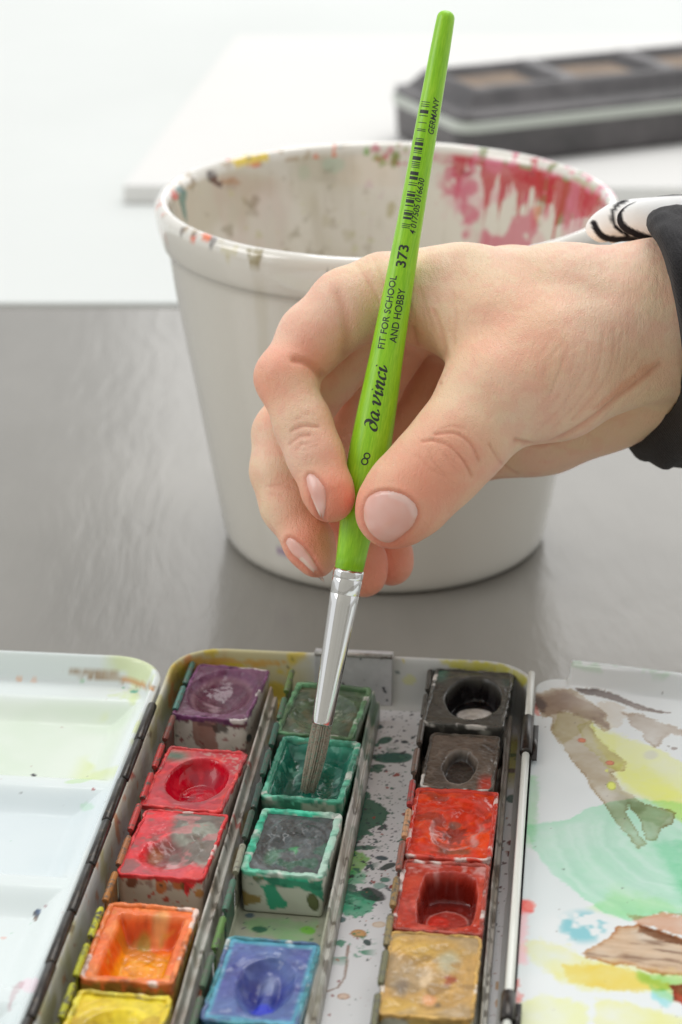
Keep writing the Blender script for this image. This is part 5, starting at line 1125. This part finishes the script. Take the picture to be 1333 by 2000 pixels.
def surface_nets(h=0.55):
    allp = np.array([p for g in HAND.values() for s_ in g[1] for p in s_[:2]])
    lo = allp.min(0)-16; hi = allp.max(0)+16; hi[0] = min(hi[0], 82.0)
    C4 = h*4; n4 = np.ceil((hi-lo)/C4).astype(int)+1
    g = np.stack(np.meshgrid(*[lo[i]+np.arange(n4[i])*C4 for i in range(3)], indexing='ij'), -1).reshape(-1, 3)
    dc = sdf(g).reshape(n4)
    n = (n4-1)*4+1
    # trilinear upsample, then exact values near the surface
    ix = [np.arange(n[i])/4.0 for i in range(3)]
    d = dc
    for ax in range(3):
        i0 = np.minimum(np.floor(ix[ax]).astype(int), n4[ax]-2); fr_ = ix[ax]-i0; sh = [1, 1, 1]; sh[ax] = -1; fr_ = fr_.reshape(sh)
        d = np.take(d, i0, ax)*(1-fr_)+np.take(d, i0+1, ax)*fr_
    near = np.argwhere(np.abs(d) < C4*0.9)
    X = lo+near*h
    d[near[:, 0], near[:, 1], near[:, 2]] = sdf(X)
    # outer faces forced outside so the surface closes
    d[0], d[-1] = 5, 5; d[:, 0], d[:, -1] = 5, 5; d[:, :, 0], d[:, :, -1] = 5, 5
    s_ = d < 0; nx, ny, nz = d.shape
    cs = np.zeros((nx-1, ny-1, nz-1), np.int8)
    for a in (0, 1):
        for b_ in (0, 1):
            for c in (0, 1): cs += s_[a:nx-1+a, b_:ny-1+b_, c:nz-1+c]
    cells = np.argwhere((cs > 0) & (cs < 8)); idm = np.full((nx-1, ny-1, nz-1), -1, int); idm[tuple(cells.T)] = np.arange(len(cells))
    acc = np.zeros((len(cells), 3)); cnt = np.zeros(len(cells))
    cor = [(a, b_, c) for a in (0, 1) for b_ in (0, 1) for c in (0, 1)]
    for i, p in enumerate(cor):
        for q_ in cor[i+1:]:
            if sum(abs(p[k]-q_[k]) for k in range(3)) != 1: continue
            A = cells+np.array(p); B = cells+np.array(q_); da = d[tuple(A.T)]; db = d[tuple(B.T)]
            m = (da < 0) != (db < 0); t = np.where(m, da/(da-db+1e-12), 0)
            acc += np.where(m[:, None], A+(B-A)*t[:, None], 0); cnt += m
    V = lo+acc/cnt[:, None]*h
    F = []
    for ax in range(3):
        o1, o2 = (ax+1) % 3, (ax+2) % 3
        sl0 = [slice(None)]*3; sl1 = [slice(None)]*3; sl0[ax] = slice(0, -1); sl1[ax] = slice(1, None)
        ed = np.argwhere(s_[tuple(sl0)] != s_[tuple(sl1)])
        ed = ed[(ed[:, o1] > 0) & (ed[:, o2] > 0) & (ed[:, o1] < d.shape[o1]-1) & (ed[:, o2] < d.shape[o2]-1)]
        e1 = np.zeros(3, int); e1[o1] = 1; e2 = np.zeros(3, int); e2[o2] = 1
        q0 = idm[tuple((ed-e1-e2).T)]; q1 = idm[tuple((ed-e2).T)]; q2 = idm[tuple(ed.T)]; q3 = idm[tuple((ed-e1).T)]
        Fq = np.stack([q0, q1, q2, q3], 1); fl = s_[tuple(ed.T)]
        Fq[~fl] = Fq[~fl][:, ::-1]; F.append(Fq)
    F = np.concatenate(F); F = F[(F >= 0).all(1)]
    return V, F
def smooth(V, F, it=3, lam=0.5):
    E = np.concatenate([F[:, [0, 1]], F[:, [1, 2]], F[:, [2, 3]], F[:, [3, 0]]]); n = len(V)
    for _ in range(it):
        a = np.zeros_like(V); c = np.bincount(E[:, 0], minlength=n)+np.bincount(E[:, 1], minlength=n)
        for k in range(3): a[:, k] = np.bincount(E[:, 0], V[E[:, 1], k], n)+np.bincount(E[:, 1], V[E[:, 0], k], n)
        V = V+lam*(a/c[:, None]-V)
    return V
def vnormals(V, F):
    N = np.zeros_like(V); f_ = np.cross(V[F[:, 2]]-V[F[:, 0]], V[F[:, 3]]-V[F[:, 1]])
    for k in range(4):
        for c in range(3): N[:, c] += np.bincount(F[:, k], f_[:, c], len(V))
    return N/(np.linalg.norm(N, axis=1)+1e-12)[:, None]
def linedist(q, pts):
    d = np.full(len(q), 1e9)
    C_ = catmull(pts, 5)
    for a, b_ in zip(C_[:-1], C_[1:]):
        e_ = b_-a; t = np.clip(((q-a)@e_)/(e_@e_+1e-9), 0, 1); d = np.minimum(d, np.hypot(*((q-a)-t[:, None]*e_).T))
    return d
def inpoly(q, pts):
    ins = np.zeros(len(q), bool); n = len(pts)
    for i in range(n):
        a, b_ = pts[i], pts[(i+1) % n]
        c = ((a[1] <= q[:, 1]) & (b_[1] > q[:, 1])) | ((b_[1] <= q[:, 1]) & (a[1] > q[:, 1]))
        xx = a[0]+(q[:, 1]-a[1])/((b_[1]-a[1]) or 1e-9)*(b_[0]-a[0]); ins ^= c & (q[:, 0] < xx)
    return ins
PERSON = empty('person', D(1300, 640, 455), 'hand in a dark sleeve pinching the green brush between thumb and fingers', 'person')
def hand():
    V, F = surface_nets(0.42); V = smooth(V, F, 5, 0.5)
    N = vnormals(V, F)
    # make sure normals point outwards
    if (sdf(V[:200]+N[:200]*0.5) < sdf(V[:200]-N[:200]*0.5)).mean() > 0.5: F = F[:, ::-1].copy(); N = -N
    q = proj(V); view = np.array([0, 0, HC])-V; view /= np.linalg.norm(view, axis=1)[:, None]
    fr_ = ss(0.05, 0.3, (N*view).sum(1)); dep = V[:, 1]
    def crease(pts, wpx, dp, ymax=900, ymin=0):
        A_ = np.array(pts, float); lo, hi = A_.min(0)-30, A_.max(0)+30
        ix = np.where((q[:, 0] > lo[0]) & (q[:, 0] < hi[0]) & (q[:, 1] > lo[1]) & (q[:, 1] < hi[1]) & (fr_ > 0) & (dep < ymax))[0]
        out = np.zeros(len(q)); 
        if len(ix): out[ix] = -dp*fr_[ix]*np.exp(-(linedist(q[ix], pts)/wpx)**2)
        return out
    disp = np.zeros(len(V))
    cr = [  # index joint folds
        ([(576, 703), (600, 708), (625, 728), (642, 756)], 8, 0.7, 446),
        ([(570, 842), (592, 832), (622, 834)], 3.5, 0.34, 440), ([(566, 868), (584, 853), (606, 850)], 3, 0.30, 440), ([(578, 880), (592, 866), (600, 870)], 2.5, 0.15, 440),
        ([(660, 575), (672, 610), (678, 650), (676, 690)], 12, 0.35, 452),
        # middle
        ([(520, 950), (545, 948), (575, 955)], 3, 0.15, 446), ([(525, 965), (550, 968)], 2.5, 0.12, 446),
        # thumb joint
        ([(826, 862), (850, 860), (880, 872), (905, 898), (922, 930)], 3.2, 0.36, 428), ([(850, 848), (890, 846), (920, 866), (935, 900)], 3.4, 0.34, 428), ([(838, 880), (850, 905), (872, 930)], 2.6, 0.14, 428),
        ([(862, 838), (885, 832), (905, 840)], 2.4, 0.12, 428), ([(870, 890), (880, 905), (900, 925)], 2.4, 0.12, 428),
        # web
        ([(806, 640), (826, 700), (858, 748)], 5, 0.35, 455), ([(850, 610), (864, 650), (872, 700)], 5, 0.25, 455), ([(818, 560), (832, 600), (850, 650)], 3.5, 0.12, 455), ([(886, 570), (892, 620), (886, 670)], 4, 0.14, 455),
        ([(700, 520), (726, 560), (742, 590)], 3.5, 0.2, 455), ([(728, 505), (745, 540), (752, 560)], 3, 0.14, 455),
        # heel of thumb and wrist
        ([(1200, 640), (1198, 700), (1172, 760), (1118, 820)], 3, 0.16, 460), ([(1178, 655), (1168, 720), (1130, 785), (1075, 840)], 2.6, 0.13, 460), ([(1150, 670), (1138, 735), (1096, 795), (1045, 845)], 2.4, 0.11, 460),
        ([(1124, 690), (1106, 750), (1062, 808)], 2.2, 0.08, 460), ([(1230, 680), (1212, 740), (1160, 800)], 2.2, 0.10, 460), ([(1260, 700), (1230, 750), (1180, 796)], 3, 0.12, 460),
        ([(1100, 700), (1080, 760), (1035, 820)], 2.2, 0.10, 460), ([(1214, 650), (1208, 700), (1190, 745)], 2.0, 0.12, 460),
        ([(1008, 860), (1060, 868), (1130, 836), (1220, 770), (1290, 712)], 5, 0.5, 470),
        ([(955, 868), (980, 905), (1010, 925)], 3, 0.3, 480)]
    rl = random.Random(11)
    def fan(cx_, cy_, ang, ln, spread, n_, ym, dp=(0.05, 0.12), bend=6):
        # short fine skin lines across a joint, lying along ang, stepped sideways
        a_ = math.radians(ang); ux_, uy_ = math.cos(a_), math.sin(a_)
        for _ in range(n_):
            o_ = rl.uniform(-spread, spread); x0_ = cx_-uy_*o_+ux_*rl.uniform(-ln*0.3, ln*0.3); y0_ = cy_+ux_*o_+uy_*rl.uniform(-ln*0.3, ln*0.3)
            h_ = ln*rl.uniform(0.25, 0.6); b_ = rl.uniform(-bend, bend)*0.5+bend*o_/max(spread, 1)
            cr.append(([(x0_-ux_*h_, y0_-uy_*h_), (x0_-uy_*b_, y0_+ux_*b_), (x0_+ux_*h_, y0_+uy_*h_)], rl.uniform(1.3, 2.2), rl.uniform(*dp)*0.75, ym))
    fan(875, 890, 38, 60, 48, 16, 428, (0.06, 0.14)); fan(596, 850, -12, 36, 34, 10, 440, (0.06, 0.13)); fan(520, 745, 80, 40, 24, 7, 446)
    fan(548, 955, 5, 34, 24, 7, 448); fan(1140, 745, 112, 110, 80, 16, 460, (0.05, 0.11), 16); fan(1235, 720, 122, 70, 50, 9, 460, (0.05, 0.12), 10)
    fan(820, 610, 75, 80, 40, 10, 458, (0.04, 0.09)); fan(745, 545, 65, 50, 34, 8, 458, (0.04, 0.09)); fan(1000, 660, 60, 60, 90, 12, 458, (0.03, 0.07))
    fan(1290, 560, 95, 70, 60, 8, 462, (0.04, 0.09)); fan(900, 640, 80, 60, 30, 8, 458, (0.05, 0.1)); fan(630, 650, 50, 40, 40, 8, 452, (0.03, 0.07))
    for pts, wp, dp, ym in cr: disp += crease(pts, wp, dp, ym)
    for pts, wp, up_ in (([(1270, 560), (1050, 530), (840, 520), (730, 525)], 22, 0.22), ([(1260, 610), (1100, 610), (1010, 650), (940, 740)], 26, 0.2), ([(1290, 520), (1120, 505), (900, 497)], 14, 0.12)):
        disp += up_*fr_*np.exp(-(linedist(q, pts)/wp)**2)
    # nail beds: a shallow groove round each nail
    for k, (poly, ym) in enumerate(NAILS):
        cl = poly+[poly[0]]; d = linedist(q, cl); m = fr_*(dep < ym); ins = inpoly(q, poly)
        disp += m*(-0.20*np.exp(-(d/3.0)**2)+(0.16 if k == 0 else 0.10)*np.exp(-((d-7)/6)**2)*(~ins)-0.10*ins)
    disp += 0.10*fbm(V*0.16, 3, 2)+0.035*fbm(V*0.8, 5, 2)
    V2 = V+N*disp[:, None]
    pt = Paint(V, (246, 212, 182), 0.42, 77); g1 = (dep < 460).astype(float)
    pt.cloud((246, 196, 172), 0.0, 0.06, 0.6, 0.25, o=4); pt.cloud((238, 208, 170), 0.05, 0.09, 0.5, 0.2, seed=4); pt.cloud((240, 176, 154), 0.10, 0.40, 0.30, 0.15, seed=6, o=4)
    for x, y, rx, ry, a in ((512, 745, 60, 60, 0.5), (640, 980, 60, 70, 0.75), (600, 1080, 60, 70, 0.8), (560, 960, 40, 40, 0.25), (770, 1000, 110, 95, 0.6), (870, 890, 90, 80, 0.5), (1010, 660, 110, 100, 0.28), (720, 1130, 50, 60, 0.8), (770, 1100, 45, 60, 0.85), (620, 690, 60, 60, 0.35), (590, 700, 50, 30, 0.4), (800, 680, 60, 80, 0.3), (660, 840, 40, 70, 0.3)):
        pt.ell(x, y, rx, ry, (244, 150, 122), a, 0, 0.15, 0.25, 0.7)
    pt.put(0.55*(dep > 462)*ss(650, 720, q[:, 1]), (226, 158, 122))
    pt.poly([(1160, 800), (1210, 755), (1260, 710), (1290, 700), (1270, 730), (1220, 770)], (226, 120, 96), 0.55, 6, 0.3, 6)
    pt.put(0.35*ss(1080, 1250, q[:, 0])*ss(620, 720, q[:, 1]), (232, 200, 148))
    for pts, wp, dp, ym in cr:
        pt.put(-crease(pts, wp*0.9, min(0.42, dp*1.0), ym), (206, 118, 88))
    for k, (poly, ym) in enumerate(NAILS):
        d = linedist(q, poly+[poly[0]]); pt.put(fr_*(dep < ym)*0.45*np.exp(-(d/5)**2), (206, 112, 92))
    pt.C[:, 3] = 0.40+0.08*pt.n(0.3)
    # little flakes of dry skin
    pt.spat(16, (730, 905, 812, 1010), (0.6, 1.6), [(240, 226, 210)], 5, 0.7, 0.8, gate=g1); pt.spat(5, (560, 1035, 600, 1060), (0.6, 1.5), [(240, 226, 210)], 6, 0.7, 0.8)
    body = mk('body', V2, F, M_skin, PERSON, pt.C)
    # nails: curved plates lifted off the finger surface
    from mathutils.bvhtree import BVHTree
    bvh = BVHTree.FromPolygons([Vector(v_) for v_ in V2], [tuple(int(i) for i in f_) for f_ in F])
    for k, (poly, ym) in enumerate(NAILS):
        o_ = catmull(poly+[poly[0]], 6)[:-1]; cen = o_.mean(0); nr = 16; na = len(o_); Q = []
        for r_ in np.linspace(0.0, 1.0, nr): Q += [cen+(p_-cen)*max(r_, 0.01) for p_ in o_]
        Q = np.array(Q); hits = []; nn_ = []
        for x_, y_ in Q:
            h_, n_, _, _ = bvh.ray_cast(Vector((0, 0, HC)), Vector(ray(x_, y_)).normalized())
            if h_ is None: h_ = Vector(D(x_, y_, ym-8)); n_ = Vector((0, -1, 0.3))
            if n_.dot(h_-Vector((0, 0, HC))) > 0: n_ = -n_
            hits.append(h_); nn_.append(n_)
        H_ = np.array([tuple(h_) for h_ in hits]); N_ = np.array([tuple(n_) for n_ in nn_])
        for _ in range(5):
            g_ = N_.reshape(nr, na, 3); g_ = (g_+np.roll(g_, 1, 1)+np.roll(g_, -1, 1)+np.vstack([g_[:1], g_[:-1]])+np.vstack([g_[1:], g_[-1:]]))/5; N_ = g_.reshape(-1, 3)
            g_ = H_.reshape(nr, na, 3).copy(); g_[1:-1] = (g_[1:-1]*2+g_[:-2]+g_[2:])/4; H_ = g_.reshape(-1, 3)
        N_ /= np.linalg.norm(N_, axis=1)[:, None]
        d = linedist(Q, [tuple(p_) for p_ in o_]+[tuple(o_[0])]); e0 = (0.30, 0.22, 0.22)[k]
        Vn_ = H_+N_*(-0.10+e0*ss(0, (6, 4, 4)[k], d))[:, None]; Fn = gridF(nr, na, wrap_v=True)
        c = Paint(Vn_, (240, 186, 172), 0.28, 80+k); c.put(0.6*ss(12, 2, d), (242, 176, 154)); c.cloud((246, 206, 196), 0.0, 0.2, 0.5, 0.3)
        if k == 0:
            fe = linedist(Q, [(704, 1000), (712, 1030), (730, 1056), (762, 1068)]); c.put(0.7*ss(10, 3, fe), (240, 216, 190)); c.put(0.5*ss(15, 8, linedist(Q, [(770, 962), (800, 974), (815, 1000)])), (248, 222, 214))
        elif k == 1: c.put(0.7*ss(7, 2, linedist(Q, [(606, 972), (620, 1000), (632, 1020)])), (244, 226, 210))
        else: c.put(0.7*ss(7, 2, linedist(Q, [(590, 1092), (615, 1118), (634, 1138)])), (244, 226, 210))
        mk('fingernail', Vn_, Fn, M_nail, body, c.C)
    return body
NAILS = [([(710, 992), (718, 972), (738, 960), (762, 958), (790, 966), (810, 982), (817, 1002), (808, 1026), (790, 1044), (766, 1060), (744, 1058), (722, 1040), (711, 1016)], 424),
         ([(597, 934), (604, 925), (616, 928), (630, 944), (638, 962), (638, 990), (633, 1018), (622, 1006), (610, 978), (600, 952)], 436),
         ([(557, 1060), (564, 1050), (578, 1054), (598, 1072), (616, 1098), (634, 1136), (612, 1120), (588, 1098), (568, 1080)], 442)]
M_skin, nt, l, b = mat('skin', rough=0.42)
a_ = nt.new('ShaderNodeVertexColor'); a_.layer_name = 'paint'
l.new(a_.outputs[0], b.inputs['Base Color'])
b.inputs['Subsurface Weight'].default_value = 0.22; b.inputs['Subsurface Radius'].default_value = (1.0, 0.35, 0.2); b.inputs['Subsurface Scale'].default_value = 0.0022
b.inputs['Specular IOR Level'].default_value = 0.4
vv = coords(nt, l)
vo = nt.new('ShaderNodeTexVoronoi'); vo.inputs['Scale'].default_value = 1900; vo.feature = 'DISTANCE_TO_EDGE'
wr = nt.new('ShaderNodeMix'); wr.data_type = 'VECTOR'; wr.inputs[0].default_value = 0.03
l.new(vv, vo.inputs['Vector'])
p = bump(nt, l, b, vo.outputs[0], 0.8, 0.0002)
p = bump(nt, l, b, noise(nt, l, coords(nt, l, (1, 0.35, 0.5), (0.3, 0.5, 0.6)), 1300, 3, 0.6), 0.8, 0.0003, p)
bump(nt, l, b, noise(nt, l, vv, 240, 3, 0.6), 0.12, 0.0003, p)
M_nail, nt, l, b = mat('fingernail', rough=0.22, coat=0.2)
a_ = nt.new('ShaderNodeVertexColor'); a_.layer_name = 'paint'; l.new(a_.outputs[0], b.inputs['Base Color'])
b.inputs['Subsurface Weight'].default_value = 0.2; b.inputs['Subsurface Radius'].default_value = (1, 0.4, 0.3); b.inputs['Subsurface Scale'].default_value = 0.001
bump(nt, l, b, noise(nt, l, coords(nt, l, (1, 1, 1)), 500, 2, 0.5), 0.06, 0.0002)
BODY = hand()

# ------------------------------------------------------------------ sleeve and striped cuff
def knit(name, c1, c2, sc=2600):
    m, nt, l, b = mat(name, rough=0.85, spec=0.2)
    v_ = coords(nt, l, (1, 1, 1), (0.2, 0.9, 0.3))
    wv = nt.new('ShaderNodeTexWave'); wv.inputs['Scale'].default_value = sc/6; wv.inputs['Distortion'].default_value = 2.0; l.new(v_, wv.inputs['Vector'])
    n_ = noise(nt, l, v_, sc, 3, 0.7)
    l.new(ramp(nt, l, n_, [(0.35, c1), (0.65, c2)]), b.inputs['Base Color'])
    p_ = bump(nt, l, b, wv.outputs[0], 0.35, 0.0003); bump(nt, l, b, n_, 0.5, 0.0003, p_)
    b.inputs['Sheen Weight'].default_value = 0.08; return m
M_dark = knit('charcoal_jersey', (0.016, 0.015, 0.016), (0.044, 0.042, 0.045))
M_ribw = painted('white_striped_cotton', bstr=0.4, bscale=2200, bdist=0.0002, spec=0.2)
def ringtube(name, rings, m, thick, seed=1, amp=0.4, colf=None, sub=6):
    """rings: list of (list of (px,py,y)) with equal counts; closed loops; spline-interpolated"""
    R = []
    for rg in rings:
        P_ = np.array([D(*p_) for p_ in rg]); n_ = len(P_); Pc = np.vstack([P_[-1:], P_, P_[:2]]); out = []
        for i in range(1, n_+1):
            p0, p1, p2, p3 = Pc[i-1], Pc[i], Pc[i+1], Pc[i+2] if i+2 < len(Pc) else Pc[2]
            for k in range(10):
                t = k/10; out.append(0.5*((2*p1)+(-p0+p2)*t+(2*p0-5*p1+4*p2-p3)*t*t+(-p0+3*p1-3*p2+p3)*t**3))
        R.append(np.array(out))
    R = np.array(R); x = np.arange(len(R)); xi = np.linspace(0, len(R)-1, (len(R)-1)*sub+1)
    RR = np.empty((len(xi),)+R.shape[1:])
    for i, t in enumerate(xi):
        a = min(int(t), len(R)-2); f_ = t-a; p0 = R[max(a-1, 0)]; p1 = R[a]; p2 = R[a+1]; p3 = R[min(a+2, len(R)-1)]
        RR[i] = 0.5*((2*p1)+(-p0+p2)*f_+(2*p0-5*p1+4*p2-p3)*f_**2+(-p0+3*p1-3*p2+p3)*f_**3)
    n_ = RR.shape[1]; V = RR.reshape(-1, 3); c = RR.mean(1, keepdims=True); dr = (RR-c).reshape(-1, 3); dr /= np.linalg.norm(dr, axis=1)[:, None]
    V = V+dr*(amp*fbm(V*np.array([0.25, 0.12, 0.12]), seed, 3))[:, None]
    C = colf(V, xi, n_) if colf else None
    o_ = mk(name, V, gridF(len(RR), n_, wrap_v=True, flip=True), m, PERSON, C); 
    mo = o_.modifiers.new('solid', 'SOLIDIFY'); mo.thickness = thick*S; mo.offset = 0
    return o_
# going round: top-front, front, lower front, bottom, back bottom, back, back top
rA = [(1284, 444, 446), (1306, 510, 434), (1330, 610, 430), (1338, 720, 432), (1318, 800, 446), (1224, 838, 470), (1262, 720, 486), (1300, 560, 486), (1296, 452, 468)]
rA2 = [(1268, 434, 446), (1304, 500, 431), (1332, 610, 426), (1348, 730, 428), (1330, 840, 444), (1224, 862, 471), (1256, 740, 490), (1290, 560, 490), (1290, 440, 468)]
rB = [(1284, 422, 445), (1312, 480, 429), (1340, 610, 423), (1368, 740, 425), (1350, 880, 444), (1268, 890, 470), (1290, 740, 492), (1310, 560, 492), (1302, 430, 466)]
rC = [(1345, 416, 445), (1372, 480, 428), (1392, 610, 422), (1420, 740, 425), (1400, 886, 444), (1340, 894, 470), (1350, 740, 492), (1370, 560, 492), (1360, 424, 466)]
rD = [(1460, 412, 445), (1480, 480, 428), (1492, 610, 422), (1510, 740, 425), (1490, 890, 444), (1440, 896, 470), (1450, 740, 492), (1460, 560, 492), (1460, 388, 470)]
ringtube('sleeve', [rA, rA2, rB, rC, rD], M_dark, 1.2, 4, 2.2)
def lobe(path, name, stripes):
    js = [J(*p_) for p_ in path]; P_ = np.array([j[0] for j in js]); R_ = np.array([j[1] for j in js])
    C_ = catmull([tuple(p_) for p_ in P_], 12); rr_ = np.interp(np.linspace(0, len(R_)-1, len(C_)), np.arange(len(R_)), R_)
    k_ = np.linspace(0, 1, len(C_)); rr_ = rr_*np.sqrt(np.clip(1-(1-np.clip(k_*6, 0, 1))**2, 0.0009, 1))
    V, F = tube([tuple(p_) for p_ in C_], list(rr_), 40, True); V = np.array(V)
    V += 0.25*np.stack([fbm(V*0.3, 3, 2), fbm(V*0.3, 4, 2), fbm(V*0.3, 5, 2)], 1)
    pt = Paint(V, (246, 245, 244), 0.8, 90)
    for s_, wpx in stripes: pt.put(ss(wpx+1.5, wpx-1.5, linedist(pt.q, s_)), (30, 28, 32))
    mk(name, V, F, M_ribw, PERSON, pt.C)
lobe([(1165, 470, 474, 26), (1178, 448, 474, 34), (1215, 432, 473, 40), (1280, 430, 472, 44), (1380, 428, 472, 46), (1480, 428, 472, 46)], 'shirt_cuff', [([(1160, 436), (1168, 452), (1185, 465), (1225, 468), (1260, 466)], 6.5), ([(1222, 392), (1204, 402), (1196, 424), (1206, 446), (1226, 458)], 4)])
lobe([(1226, 446, 462, 22), (1240, 432, 461, 36), (1290, 424, 459, 41), (1380, 420, 459, 41), (1480, 420, 459, 41)], 'shirt_cuff', [([(1238, 388), (1216, 402), (1208, 424), (1222, 446), (1250, 460), (1280, 470)], 7.5), ([(1228, 391), (1270, 382), (1340, 378), (1420, 377)], 3.5)])
print('tris', sum(len(o.data.polygons) for o in scene.objects if o.type == 'MESH'))
